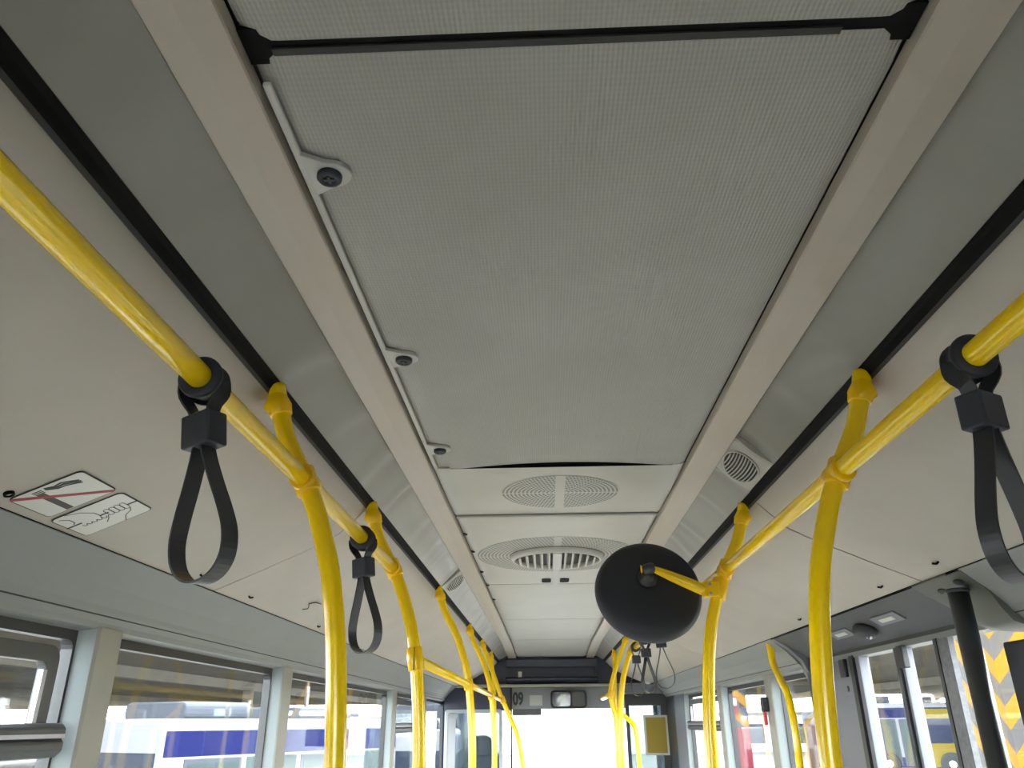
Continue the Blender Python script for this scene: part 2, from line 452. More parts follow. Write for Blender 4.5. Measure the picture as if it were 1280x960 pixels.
# side air grilles on plates let into the ducts
def side_grille(sx, y0, y1, label):
    yc = (y0+y1)/2; t = thing('side_air_grille', (sx*.52, yc, 2.275), label, 'air grille')
    A = Vector((sx*.474, 0, 2.312)); B = Vector((sx*.570, 0, 2.230)); U = (B-A).normalized(); N = Vector((-sx*abs(U.z), 0, -abs(U.x)))
    def P(u, y, h): return A + (B-A)*u + Vector((0, y, 0)) + N*h
    m = MB(); nu = 8; vs = []
    ys = [y0, y0+.01, y1-.01, y1]; hs = [0, .004, .004, 0]
    for y, h in zip(ys, hs):
        for k in range(nu+1):
            u = k/nu; vs.append(P(u, y, h + .006*math.sin(PI*u)))
    for y, h in zip(ys, hs):
        for k in range(nu+1):
            vs.append(P(k/nu, y, -.012))
    w = nu+1; fs = []
    for i in range(3):
        for k in range(nu):
            fs += [(i*w+k, i*w+k+1, (i+1)*w+k+1, (i+1)*w+k), (4*w+i*w+k, 4*w+(i+1)*w+k, 4*w+(i+1)*w+k+1, 4*w+i*w+k+1)]
    for k in range(nu): fs += [(k, k+1, 4*w+k+1, 4*w+k), (3*w+k, 3*w+k+1, 7*w+k+1, 7*w+k)]
    m.add(vs, fs); m.build('plate', 'ceil', t)
    # dark oval well and curved ribs
    m = MB(); n = 40; ov = []
    for j in range(n):
        a = 2*PI*j/n; u = .5+.40*math.cos(a); ov.append(P(u, yc + .092*math.sin(a), .0055 + .006*math.sin(PI*u)))
    cc = P(.5, yc, .0115)
    m.add(ov + [cc], [(j, (j+1) % n, n) for j in range(n)]); m.build('oval_opening', 'lip', t)
    for k in range(11):
        u = .5 + (k-5)*.40/5.6; h = .092*math.sqrt(max(0, 1-((u-.5)/.40)**2))
        m = MB(); pts = []
        for q in range(9):
            yy = -h + 2*h*q/8; bow = .05*(1-(yy/.092)**2)
            pts.append(P(min(.98, u+bow-.02), yc+yy, .0085 + .006*math.sin(PI*u)))
        m.tube(pts, .0021, 6); m.build('rib', 'trimw', t)
    m = MB(); rp = [P(.5+.42*math.cos(2*PI*j/n), yc+.096*math.sin(2*PI*j/n), .007+.006*math.sin(PI*(.5+.42*math.cos(2*PI*j/n)))) for j in range(n+1)]
    m.tube(rp, .0028, 8, cap=False); m.build('rim', 'trimw', t)
side_grille(1, 2.00, 2.26, 'oval ribbed air grille set in the right duct, above the second yellow pole')
side_grille(-1, 3.93, 4.19, 'small ribbed air grille set in the left duct, above the third yellow pole')

# centre ceiling panels
def centre_panel(a, b, matk, label, z=2.312, roll=.010, sag_far=0., bow=0., lift=0., xw=.381):
    t = thing('ceiling_panel', (0, (a+b)/2, z), label, 'ceiling panel')
    nx, ny = 36, max(8, int((b-a)/.06)); vs = []
    for i in range(ny+1):
        y = a + (b-a)*i/ny
        for k in range(nx+1):
            x = -xw + 2*xw*k/nx
            e = min(x+xw, xw-x); ey = min(y-a, b-y)
            up = roll*math.exp(-e/.012) + roll*.5*math.exp(-((y-a) if lift else ey)/.008) + lift*math.exp(-(b-y)/.035)*max(0, 1-((x-.01)/.30)**2)
            arch = .0  # flat
            s = sag_far*math.exp(-(b-y)/.05)*max(0, 1-(x/.30)**2)
            yy = y + (bow*max(0, 1-(x/.33)**2)*(b-y)/(b-a) if bow else 0)
            vs.append((x, yy, z + up - s - droop(y)))
    w = nx+1; n0 = len(vs)
    vs += [(v[0], v[1], z+.022-droop(v[1])) for v in vs]
    fs = []
    for i in range(ny):
        for k in range(nx):
            fs += [(i*w+k, i*w+k+1, (i+1)*w+k+1, (i+1)*w+k), (n0+i*w+k, n0+(i+1)*w+k, n0+(i+1)*w+k+1, n0+i*w+k+1)]
    for k in range(nx): fs += [(k, k+1, n0+k+1, n0+k), (ny*w+k, ny*w+k+1, n0+ny*w+k+1, n0+ny*w+k)]
    for i in range(ny): fs += [(i*w, (i+1)*w, n0+(i+1)*w, n0+i*w), (i*w+nx, (i+1)*w+nx, n0+(i+1)*w+nx, n0+i*w+nx)]
    m = MB().add(vs, fs, 0, True); o = m.build('panel_sheet', matk, t)
    e = o.modifiers.new('edge', 'EDGE_SPLIT'); e.split_angle = math.radians(45)
    return t
centre_panel(YB+.02, .636, 'rib', 'ribbed grey ceiling panel nearest overhead, beyond the wide black gap')
hatch = centre_panel(.653, 2.247, 'rib', 'large ribbed grey ceiling hatch with three black knobs along its left edge', lift=.014)
gp = centre_panel(2.251, 2.822, 'ceil', 'smooth cream ceiling panel with a flat round perforated grille', z=2.311, roll=.004)
vp = centre_panel(2.838, 4.415, 'ceil', 'cream ceiling panel carrying the raised oval air vent and two black slots', z=2.309)
centre_panel(4.427, 6.03, 'ceil', 'plain cream ceiling panel just beyond the two black slots', z=2.309)
centre_panel(6.042, 7.595, 'ceil', 'second plain cream ceiling panel beyond the oval vent', z=2.309)
centre_panel(7.607, 9.0, 'ceil', 'plain cream ceiling panel touching the dark front display housing', z=2.309)
# shade in the sagging gap and the rear gap, given by black gasket bars
g = MB().box((-.384, .620, 2.318), (.384, .670, 2.332)).build('gap_shade', 'black'); tag(g, 'black gasket standing in for shade in the wide gap across the ceiling at the top', 'backing')
g.location = (0, 0, 0)
br = MB(); br.box((-.352, .646, 2.3150), (.30, .656, 2.3182)); o = br.build('gap_rail', 'lip', parent=g)
g = MB().box((-.340, 2.2478, 2.3118), (.345, 2.2502, 2.3360)); o = g.build('gap_shade', 'black', origin=(0, 2.249, 2.32)); tag(o, 'thin black strip standing in for the shade of the gap at the far edge of the ribbed hatch, widest in the middle', 'backing')
# thin light seam bead between grille panel and vent panel
o = MB().tube([(-.375, 2.830, 2.3075), (.375, 2.830, 2.3075)], .0065, 10).build('seam_bead', 'trimw'); tag(o, 'pale rounded bead across the ceiling between the two round grilles', 'trim bead')

# hatch edge trim with tabs and knobs
m = MB()
m.box((-.377, .690, 2.3050), (-.366, 2.236, 2.3115)); m.box((-.377, 2.228, 2.3050), (-.33, 2.236, 2.3110))
m.build('edge_trim', 'trimw', hatch, bevel=.002)
for (kx, ky) in ((-.338, .857), (-.336, 1.453), (-.336, 2.045)):
    m = MB(); tab = [(-.369, ky-.045)]
    for k in range(13):
        a = -PI/2 + PI*k/12; tab.append((kx+.002+.0285*math.cos(a), ky+.0255*math.sin(a)))
    tab.append((-.369, ky+.045)); 
    m.prism(tab, 2.3035, 2.3115, axis='z'); tb = m.build('knob_tab', 'trimw', hatch, bevel=.0015)
    m = MB().lathe([(.0175, 0), (.0175, .006), (.0150, .009), (.0105, .0095), (.0095, .006), (0, .006)], (kx, ky, 2.3036), (0, 0, -1), 28)
    kn = m.build('knob', 'blackp', tb)
    MB().box((kx-.0075, ky-.0018, 2.2945), (kx+.0075, ky+.0018, 2.299)).box((kx-.0018, ky-.0075, 2.2945), (kx+.0018, ky+.0075, 2.299)).build('key_slot', 'greyp', tb)

# perforated grilles
m = MB().lathe([(.198, 0), (.198, .0016), (0, .0016)], (.008, 2.530, 2.3112), (0, 0, -1), 64, smooth=False)
m.build('round_grille', 'perf1', gp, origin=(.008, 2.530, 2.311))
m = MB().lathe([(.405, 0), (.405, .0012), (0, .0012)], (.010, 3.600, 2.3092), (0, 0, -1), 72, smooth=False, sx=.91)
m.build('round_grille', 'perf2', vp, origin=(.010, 3.600, 2.309))
# raised oval vent
vc = (.010, 3.600, 2.308)
vent = MB().lathe([(.216, 0), (.216, .004), (.212, .016), (.206, .024), (.200, .026), (.195, .022), (.193, .006), (.193, 0)], vc, (0, 0, -1), 64).build('air_vent', 'trimw', vp, origin=vc)
MB().lathe([(.194, 0), (.194, .0035), (0, .0035)], (vc[0], vc[1], vc[2]-.001), (0, 0, -1), 48).build('vent_well', 'shell', vent)
for k in range(-5, 6):
    if k == 0:
        MB().box((vc[0]-.021, vc[1]-.185, 2.279), (vc[0]+.021, vc[1]+.185, 2.304)).build('centre_bar', 'trimw', vent, bevel=.004)
        continue
    x = k*.0335 + (.006 if k > 0 else -.006); h = math.sqrt(.193**2 - x*x)
    xf = Matrix.Translation((vc[0]+x, vc[1], 2.292)) @ Matrix.Rotation((.35 if k > 0 else -.35), 4, 'Y')
    MB().box((-.0045, -h, -.012), (.0045, h, .012), xf=xf).build('louvre', 'trimw', vent, bevel=.001)
MB().box((vc[0]-.015, 3.70, 2.3055), (vc[0]+.015, 4.40, 2.309)).build('centre_rib', 'ceil', vp, bevel=.001)
for x0 in (-.064, .034):
    MB().prism(rrect(x0+.023, 4.265, .050, .105, .018), 2.3045, 2.3090, axis='z').build('slot', 'black', vp)
# dark wedges for the shade of small dimples in the panels beside the left strip
for i, y in enumerate((3.12, 3.47, 3.98, 4.40, 4.95)):
    o = MB().add([(-.379, y-.012, 2.305), (-.379, y+.014, 2.305), (-.362, y+.004, 2.3035), (-.379, y-.012, 2.3125), (-.379, y+.014, 2.3125), (-.362, y+.004, 2.3100)],
             [(0, 1, 2), (3, 5, 4), (0, 3, 4, 1), (1, 4, 5, 2), (2, 5, 3, 0)]).build('dimple_mark', 'lip', origin=(-.37, y, 2.305))
    tag(o, 'small dark mark standing in for the shade of a dimple beside the left beige strip', 'clip', 'dimple marks beside the left strip')

def on_panel(px, py):
    lo, hi = 1.95, 2.20          # bisect for the height at which the sight line meets the side panel
    for _ in range(40):
        mid = (lo+hi)/2; q = at(px, py, z=mid)
        if mid < panel_z(q.x): lo = mid
        else: hi = mid
    return at(px, py, z=(lo+hi)/2)

# panel screws / clip ends near the side panels' lower edge
def clip(sx, x, y, label, L=.022):
    z = panel_z(x); t = MB().tube([(sx*x, y-L/2, z-.003), (sx*x, y, z-.006), (sx*x-sx*.005, y+L/2, z-.003)], .0030, 8)
    o = t.build('panel_clip', 'black', origin=(sx*x, y, z)); tag(o, label, 'clip', 'black clip ends in the side panels')
for px, py, sx, lb in ((253, 718, -1, 'small black clip end seen through the bottom of the near left strap loop'),
                   (313, 745, -1, 'small black clip end just right of the near left strap loop, by the panel seam'),
                   (398, 782, -1, 'small black clip end left of the nearest left yellow pole'),
                   (1170, 702, 1, 'small black clip end on the right side panel, nearest of those on the right'),
                   (1101, 732, 1, 'small black clip end on the right side panel above the door header lamps'),
                   (1000, 773, 1, 'small black clip end on the right side panel, left of the nearest right yellow pole')):
    p = on_panel(px, py)
    clip(sx, abs(p.x), p.y, lb)
# a scribble on the left panel
p = on_panel(385, 757)
def onp(dx, dy, h=.0028): x = p.x+dx; return (x, p.y+dy, panel_z(x)-h)
m = MB().tube([onp(.035, .05), onp(.030, -.01), onp(.012, -.03), onp(.004, .0), onp(-.010, .035), onp(-.022, .01)], .0018, 5)
o = m.build('scribble', 'ink', origin=tuple(p)); tag(o, 'thin black squiggle scratched on the left side panel beside the near yellow pole', 'scribble')
# round button at far left
p = on_panel(11, 616)
t = thing('round_plug', tuple(p), 'small black ring plug at the left edge, beside the no smoking sticker', 'plug')
nrm = Vector((.39, 0, -.92)).normalized()
MB().lathe([(.0090, -.002), (.0090, .005), (.006, .006), (.0048, .005), (.0048, -.002)], tuple(p), nrm, 24).build('ring', 'black', t)
MB().lathe([(.0049, -.002), (.0049, .0030), (0, .0034)], tuple(p), nrm, 20).build('centre', 'trimw', t)

# ------------------------------------------------------------------ stickers on the left side panel
def sticker(y0, y1, xl, xu, label, art):
    A = Vector((xl, y0, panel_z(xl))); B = Vector((xu, y0, panel_z(xu)))
    V = (B-A); H = V.length; V.normalize(); U = Vector((0, 1, 0)); N = U.cross(V).normalized()
    if N.z > 0: N = -N
    W = y1-y0
    t = thing('sticker', tuple(A + U*W/2 + V*H/2), label, 'sticker')
    def P(u, v, h): return A + U*(u*W) + V*(v*H) + N*(.0026+h)
    def plate(pts, h0, h1, nm, mk, par):
        n = len(pts); vs = [P(a, b, h0) for a, b in pts] + [P(a, b, h1) for a, b in pts]
        fs = [(i, (i+1) % n, n+(i+1) % n, n+i) for i in range(n)] + [tuple(range(n)), tuple(range(n, 2*n))]
        return MB().add(vs, fs).build(nm, mk, par)
    def rr(mg):
        return [(x/W, y/H) for x, y in rrect(W/2, H/2, W-2*mg, H-2*mg, .012-mg*.8)]
    plate(rr(0), -.001, .0002, 'border', 'ink', t)
    sh = plate(rr(.0022), -.001, .0005, 'sheet', 'sticker', t)
    def line(pts, w, nm, mk, closed=False):
        m = MB(); Q = [Vector((a*W, b*H)) for a, b in pts]
        for i in range(len(Q)-1):
            d = (Q[i+1]-Q[i]); 
            if d.length < 1e-6: continue
            d.normalize(); w2 = w*(1.7 if w < .005 else 1.0); nn = Vector((-d.y, d.x))*w2/2; e = d*w*.3
            c = [Q[i]-e+nn, Q[i]-e-nn, Q[i+1]+e-nn, Q[i+1]+e+nn]
            vs = [P(q.x/W, q.y/H, .0005) for q in c] + [P(q.x/W, q.y/H, .0008) for q in c]
            m.add(vs, [(4, 5, 6, 7), (0, 1, 5, 4), (1, 2, 6, 5), (2, 3, 7, 6), (3, 0, 4, 7)])
        return m.build(nm, mk, sh)
    art(line, plate, sh, P)
def no_smoking(line, plate, sh, P):
    line([(.24, .33), (.93, .33)], .0135, 'cigarette', 'brown')
    for k in range(3): line([(.10+.045*k, .28), (.10+.045*k, .40)], .0018, 'ash_line', 'ink')
    for d in (0, .05, .10):
        line([(.08+d*.6, .45), (.13+d, .56), (.10+d*1.3, .66), (.16+d*1.2, .76), (.22+d, .84)], .0026 if d != .05 else .0042, 'smoke', 'ink')
    m_ = [(.01, .05), (.065, .0), (.99, .94), (.94, .99)]
    n = len(m_); vs = [P(a, b, .0006) for a, b in m_] + [P(a, b, .0011) for a, b in m_]
    MB().add(vs, [(0, 1, 5, 4), (1, 2, 6, 5), (2, 3, 7, 6), (3, 0, 4, 7), (4, 5, 6, 7)]).build('red_bar', 'red', sh)
def hold_rail(line, plate, sh, P):
    line([(.47, .0), (.47, .20)], .0032, 'rail', 'ink'); line([(.47, .47), (.47, .58)], .0032, 'rail', 'ink'); line([(.47, .86), (.47, 1.)], .0032, 'rail', 'ink')
    line([(.02, .20), (.12, .36), (.30, .46), (.44, .47), (.56, .45)], .0011, 'arm_line', 'ink')
    line([(.10, .08), (.22, .16), (.36, .16), (.42, .12)], .0011, 'arm_line', 'ink')
    pts = []
    for k in range(5):
        v = .17+.07*k; pts += [(.56, v), (.62, v+.015), (.62, v+.045), (.56, v+.06)]
    line(pts, .0010, 'fingers', 'ink')
    for k in range(4):
        v = .56+.075*k
        line([(.38, v), (.34, v+.02), (.34, v+.055), (.38, v+.07), (.56, v+.07), (.60, v+.04), (.58, v), (.38, v)], .0009, 'fingers', 'ink')
    line([(.60, .84), (.70, .80), (.80, .68), (.98, .60)], .0011, 'arm_line', 'ink')
    line([(.56, .54), (.66, .50), (.78, .42)], .0011, 'arm_line', 'ink')
sticker(1.306, 1.434, -1.012, -.886, 'white no smoking sticker with a red bar across a cigarette, left ceiling panel', no_smoking)
sticker(1.449, 1.582, -1.020, -.886, 'white sticker of two hands gripping a rail, right of the no smoking sticker', hold_rail)

# ------------------------------------------------------------------ windows and pillars, left and right
ringplate(rrect(0, 1.34, 2.28, 1.12, .03, 3), rrect(0, 1.34, 2.16, 1.00, .05, 3), YB-.03, YB+.01, 'y').build('window_20', 'frame', kind='structure')  # unseen rear window, added and sized to light the poles from behind
MB().box((-1.13, YB-.022, .79), (1.13, YB-.018, 1.89)).build('pane', 'glass', parent=bpy.data.objects['window_20'])
win_n = 0
def window(sx, a, b, z0=.90, z1=1.795, hopper=False, bar=True):
    global win_n
    win_n += 1
    X = sx*1.205
    fr = .028
    yc = (a+b)/2; zc = (z0+z1)/2
    A = rrect(yc, zc+.016, (b-a)+.02, (z1+.045-z0), .01, 3); B = rrect(yc, zc+.006, (b-a)-.03, (z1-z0)-.02, .02, 3)
    o = ringplate(A, B, X, X+sx*.03).build(f'window_{win_n}', 'frame', kind='structure')
    MB().box((X+sx*.014, a-.005, z0-.01), (X+sx*.018, b+.005, z1+.01)).build('pane', 'glass', parent=o)
    if hopper:
        # tilting upper sash: rounded dark frame, thick bar across its foot
        ha, hb = a+.03, b-.075; zt = 1.772; zb = 1.60
        A = rrect((ha+hb)/2, (zt+zb)/2-.02, hb-ha, zt-zb+.04, .035, 6); B = rrect((ha+hb)/2, (zt+zb)/2-.02, hb-ha-.09, zt-zb-.035, .018, 6)
        s = ringplate(A, B, X-sx*.012, X+sx*.012).build('hopper_sash', 'hopper', parent=o, bevel=.003)
        MB().box((X-sx*.016, hb-.062, zb-.01), (X-sx*.004, hb-.047, zt-.055)).build('sash_strip', 'alu', parent=s)
        MB().prism([(X+sx*.01, 1.606), (X-sx*.030, 1.606), (X-sx*.042, 1.595), (X-sx*.042, 1.580), (X-sx*.034, 1.574), (X-sx*.042, 1.566), (X-sx*.042, 1.548), (X-sx*.028, 1.535), (X+sx*.01, 1.530)], ha-.02, hb+.035).build('cross_bar', 'hopper', parent=o, bevel=.004)
        MB().box((X-sx*.044, ha, 1.5745), (X-sx*.0405, hb+.03, 1.583)).build('bar_trim', 'alu', parent=o)
    return o
for i, (a, b) in enumerate(LW):
    window(-1, a, b, hopper=i in (0, 3))
for i, (a, b) in enumerate(RW):
    window(1, a, b, hopper=i == 2)

tn = 8
def pillar(sx, y0, y1, z0=.85, z1=1.826, m1='pillar', m2='pside'):
    global tn
    tn += 1
    P = [(1.167, y0+.006), (1.160, y0+.012), (1.160, y1-.004), (1.167, y1), (1.235, y1), (1.235, y0-.012), (1.21, y0-.012)]
    o = MB().prism([(sx*x, y) for x, y in P], z0, z1, axis='z').build(f'trim_{tn}', m1, kind='structure', bevel=.002)
    m = MB().prism([(sx*1.2105, y0-.0125), (sx*1.1665, y0+.0055), (sx*1.1675, y0+.0075), (sx*1.212, y0-.010)], z0, z1, axis='z')
    m.build('pillar_side', m2, parent=o)
    return o
for (a, b), (c, d) in zip(LW, LW[1:]): pillar(-1, b+.005, c-.005)
for (a, b), (c, d) in zip(RW, RW[1:]):
    if b < 1.7 and c > 3: continue
    pillar(1, b+.005, c-.005)
pillar(1, 1.63, 1.76); pillar(1, 7.46, 8.02, m1='doorm')
pillar(-1, 9.2, 9.55, m1='navy', m2='navy')

# ------------------------------------------------------------------ yellow rails and poles
PR, RR = .0178, .0166
PROF = [(.5795, 2.222), (.566, 2.170), (.546, 2.110), (.520, 2.060), (.500, 2.022), (.474, 1.965), (.450, 1.895), (.434, 1.835), (.419, 1.745), (.408, 1.640), (.402, 1.540), (.400, 1.44), (.400, 1.30), (.400, 1.0), (.400, .5), (.400, .004)]
def rail(name_label, pts, r=RR, group=None):
    t = thing('handrail', tuple(pts[0]), name_label, 'handrail', group)
    MB().tube(pts, r, 24).build('rail_tube', 'yellow', t)
    return t
def sleeve(c, d, L, r, par, nm='clamp', mk='yjoint'):
    d = Vector(d).normalized(); c = Vector(c)
    return MB().lathe([(r-.004, -L/2), (r-.001, -L/2), (r, -L/2+.003), (r, L/2-.003), (r-.001, L/2), (r-.004, L/2)], tuple(c), tuple(d), 28).build(nm, mk, par)
def pole(sx, y, label, clamps=(), prof=PROF, xoff=0., bracket=True, group=None, r=PR):
    pts = smooth_path([(sx*x, y, z) for x, z in prof], 5)
    t = thing('grab_pole', (sx*prof[-1][0], y, 0), label, 'grab pole', group)
    MB().tube(pts, r, 24).build('pole_tube', 'yellow', t)
    if bracket:
        (x1, z1), (x2, z2) = prof[1], prof[0]
        T = Vector((sx*(x2-x1), 0, z2-z1)).normalized(); P0 = Vector((sx*x2, y, z2)); S = Vector((0, 1, 0)); N = T.cross(S)
        secs = [(-.066, .0200, .0200, 0), (-.064, .0220, .0220, 0), (-.052, .0232, .0236, .001), (-.043, .0250, .0275, .005), (-.034, .0238, .0240, .004), (-.018, .0165, .0150, 0), (.002, .0090, .0080, -.003), (.018, .0045, .0035, -.004)]
        n = 28; vs = []
        for (h, a, b, of) in secs:
            for j in range(n):
                q = 2*PI*j/n; vs.append(P0 + T*h + S*(a*math.cos(q)) + N*(b*math.sin(q)) + Vector((sx*.6, 0, -.6))*of)
        fs = [(i*n+j, i*n+(j+1) % n, (i+1)*n+(j+1) % n, (i+1)*n+j) for i in range(len(secs)-1) for j in range(n)] + [tuple(range(n)), tuple((len(secs)-1)*n+j for j in range(n))]
        m = MB().add(vs, fs, 0, True)
        b = m.build('top_bracket', 'yjoint', t)
        # flange ear lying against the groove
        O = Vector((sx*.578, y, 2.214)); ear = [(-.006, .010), (.006, .012), (.030, .004), (.040, -.004), (.042, -.010), (.034, -.016), (-.006, -.018)]
        E1 = Vector((0, 1, 0)); E2 = Vector((-sx*.62, 0, .78)); EN = Vector((-sx*.78, 0, -.62))
        k = len(ear); vs = [O + E1*u + E2*v + EN*.0 for u, v in ear] + [O + E1*u + E2*v + EN*.005 for u, v in ear]
        MB().add(vs, [tuple(range(k)), tuple(range(k, 2*k))] + [(i, (i+1) % k, k+(i+1) % k, k+i) for i in range(k)]).build('bracket_ear', 'yjoint', b, bevel=.0015)
    for (z, kind) in clamps:
        for (x0, z0), (x1, z1) in zip(prof, prof[1:]):
            if z1 <= z <= z0:
                f = (z-z0)/(z1-z0); x = x0+(x1-x0)*f; d = Vector((sx*(x1-x0), 0, z1-z0))
        if kind == 'cross':
            c = sleeve((sx*x, y, z), d, .050, .0238, t)
            sleeve((sx*x, y, z), (0, 1, 0), .066, .0225, c, 'cross_sleeve')
            MB().box((sx*x-.0012, y-.020, z-.0242), (sx*x+.0012, y+.020, z-.0215)).build('split_line', 'lip', c)
        else:
            c = sleeve((sx*x, y, z), d, .062, .0232, t)
            dn = d.normalized(); 
            MB().box((sx*x-.0008, y-.0240, z-.030), (sx*x+.0010, y-.0222, z+.030)).build('split_line', 'lip', c)
    return t
pole(-1, 1.395, 'nearest left yellow curved pole, big one right of the near strap', [(2.022, 'cross')])
pole(-1, 2.300, 'second left yellow curved pole, with a collar where the low rail starts', [(2.022, 'cross'), (1.767, 'sleeve')])
pole(-1, 3.900, 'third left yellow curved pole, just past the small left side grille', [(1.767, 'cross')])
pole(-1, 5.500, 'fourth left yellow curved pole, second crossed by the low rail', [(1.767, 'cross')])
pl5 = [(.5795, 2.222), (.560, 2.16), (.520, 2.06), (.470, 1.93), (.427, 1.81), (.395, 1.74), (.345, 1.63), (.295, 1.52), (.262, 1.38), (.245, 1.24), (.235, 1.0), (.235, .004)]
pole(-1, 6.600, 'thin-looking left yellow pole that swings out toward the windscreen', [(1.767, 'cross')], prof=pl5)
pl6 = [(.5795, 2.222), (.570, 2.15), (.556, 2.0), (.545, 1.85), (.540, 1.6), (.538, 1.40), (.538, .004)]
o = pole(-1, 7.700, 'farthest left yellow pole, nearly straight, with a red stop button', [], prof=pl6)
MB().box((-.562, 7.655, 1.42), (-.514, 7.683, 1.55)).build('button_box', 'yjoint', o, bevel=.004)
MB().lathe([(.020, 0), (.020, .006), (.012, .012), (0, .013)], (-.538, 7.655, 1.49), (0, -1, 0), 20).build('stop_button', 'redp', o)
pole(1, 1.395, 'nearest right yellow curved pole, the widest one in front of the door', [(2.018, 'cross')])
pole(1, 2.390, 'second right yellow curved pole, holding the round black mirror arm', [(2.022, 'cross')])
pole(1, 5.300, 'third right yellow curved pole, emerging below the round black mirror', [(2.022, 'cross')])
pr4 = [(.5795, 2.222), (.560, 2.17), (.52, 2.08), (.476, 1.97), (.440, 1.86), (.428, 1.78), (.445, 1.68), (.460, 1.6), (.458, 1.4), (.455, .004)]
o = pole(1, 6.300, 'fourth right yellow pole with a bowed upper part and a branching side handle', [(1.79, 'sleeve')], prof=pr4)
MB().tube(smooth_path([(.458, 6.3, 1.70), (.50, 6.3, 1.66), (.585, 6.3, 1.58), (.605, 6.3, 1.50), (.61, 6.3, 1.30), (.61, 6.3, .9)], 5), .0165, 18).build('side_handle', 'yellow', o)
MB().lathe([(.018, 0), (.018, .01), (.010, .02), (0, .022)], (.475, 6.285, 1.54), (1, -.5, 0), 18).build('handle_knob', 'yjoint', o)
pr5 = [(.5795, 2.222), (.578, 2.12), (.573, 2.0), (.57, 1.85), (.565, 1.6), (.56, 1.4), (.56, .004)]
pole(1, 7.600, 'farthest right yellow pole, slim, standing left of the others there', [], prof=pr5)

XR = .500
rail('long upper yellow handrail on the left carrying both left straps', [(-XR, -1.6, 2.022), (-XR, 2.318, 2.022)])
rail('long upper yellow handrail on the right, running past the round mirror', [(XR, -1.6, 2.022), (XR, 5.33, 2.022)])
rail('low left yellow handrail, shiny, crossing the far left poles', [(-.423, 2.325, 1.767), (-.423, 6.60, 1.767)], .015)
rail('short low right handrail beside the farthest right poles', [(.430, 6.10, 1.79), (.430, 7.25, 1.79)], .020)

# yellow pole by the door
t = thing('grab_pole', (1.10, 3.85, 0), 'thin yellow kinked pole between the door and the window with the red hammer', 'grab pole')
dp = [(1.055, 4.02, 1.957), (1.052, 4.02, 1.90), (1.060, 4.01, 1.85), (1.085, 3.95, 1.78), (1.10, 3.90, 1.72), (1.10, 3.87, 1.65), (1.10, 3.87, 1.50), (1.10, 3.87, 1.30), (1.10, 3.87, .004)]
dp = [tuple(at(px, py, x=1.06)) for px, py in ((962, 803), (966, 828), (976, 850), (984, 866), (990, 890), (994, 912), (998, 940), (1001, 965))]
dp = dp + [(1.06, dp[-1][1], .9), (1.06, dp[-1][1], .004)]
t.location = (1.06, dp[-1][1], 0); ORG[t] = Vector(t.location)
MB().tube(smooth_path(dp, 5), .0165, 20).build('pole_tube', 'yellow', t)
sleeve(dp[0], (0, .1, 1), .03, .020, t, 'top_collar')

# black pole by the door
t = thing('door_pole', (1.05, 2.148, 0), 'thick black upright pole beside the door, under the olive grey cover', 'pole')
MB().tube([(1.05, 2.148, 1.918), (1.05, 2.148, .004)], .0265, 24).build('pole_tube', 'pole', t)
sleeve((1.05, 2.148, 1.914), (0, 0, 1), .010, .029, t, 'top_collar', 'blackp')

# ------------------------------------------------------------------ hand straps
def strap(x, y, z, rot, label, group=None, tiltx=0., scale=1., curl=0., face='webbing'):
    t = thing('hand_strap', (x, y, z), label, 'hand strap', group)
    ORG[t] = Vector((0, 0, 0))
    t.rotation_euler = (0, 0, 0)
    # collar round the rail: flanged at each end
    m = MB().lathe([(.0167, -.018), (.0275, -.018), (.0295, -.0155), (.0295, -.011), (.0255, -.0085), (.0255, .0085), (.0295, .011), (.0295, .0155), (.0275, .018), (.0167, .018)], (0, 0, 0), (0, 1, 0), 32)
    m.build('collar', 'blackp', t)
    R = Matrix.Rotation(rot, 3, 'Z')
    Tl = Matrix.Rotation(tiltx, 3, 'Y')
    def Q(u, w, v): return Tl @ (R @ Vector((u, w, 0)) + Vector((0, 0, v)))
    # neck straps from collar to buckle
    for s in (-1, 1):
        pts = [Tl @ Vector((s*.0265, 0, -.004)), Tl @ Vector((s*.026, 0, -.020)), Q(s*.020, 0, -.038), Q(s*.012, 0, -.056)]
        MB().tube(smooth_path(pts, 3), 1, flat=(.0105, .0014), ref=tuple(R @ Vector((0, 1, 0)))).build('neck_strap', 'webbing', t)
    xf = (Tl @ R).to_4x4(); xf.translation = Tl @ Vector((0, 0, -.073))
    m = MB(); m.add([(-.024, -.017, .023), (.024, -.017, .023), (.024, .017, .023), (-.024, .017, .023), (-.024, -.017, -.023), (.024, -.017, -.023), (.024, .017, -.023), (-.024, .017, -.023)],
          [(0, 1, 2, 3), (7, 6, 5, 4), (0, 4, 5, 1), (1, 5, 6, 2), (2, 6, 7, 3), (3, 7, 4, 0)], 0, False, xf)
    m.build('buckle', 'greyp', t, bevel=.003)
    # teardrop loop
    L = .188*scale; pts = []
    half = [(.006, -.094), (.011, -.115), (.022, -.150), (.036, -.190), (.0435, -.222), (.040, -.252), (.024, -.272), (.0, -.279)]
    half = [(a, -.094 + (b+.094)*scale) for a, b in half]
    lp = [(-a, b) for a, b in half] + [(a, b) for a, b in reversed(half[:-1])]
    pts = [Q(a, 0, b) for a, b in lp]
    pts = smooth_path(pts, 4)
    MB().tube(pts, 1, flat=(.0125, .0014), ref=tuple((Tl @ R) @ Vector((0, 1, 0)))).build('loop', face, t)
    return t
strap(-XR, .925, 2.022, math.radians(-24), 'near left black hand strap with a big loop, left of the nearest left pole', scale=.94, tiltx=-.145)
strap(-XR, 1.890, 2.022, math.radians(-34), 'second left black hand strap, hanging between the two nearest left poles', tiltx=-.095, scale=.96)
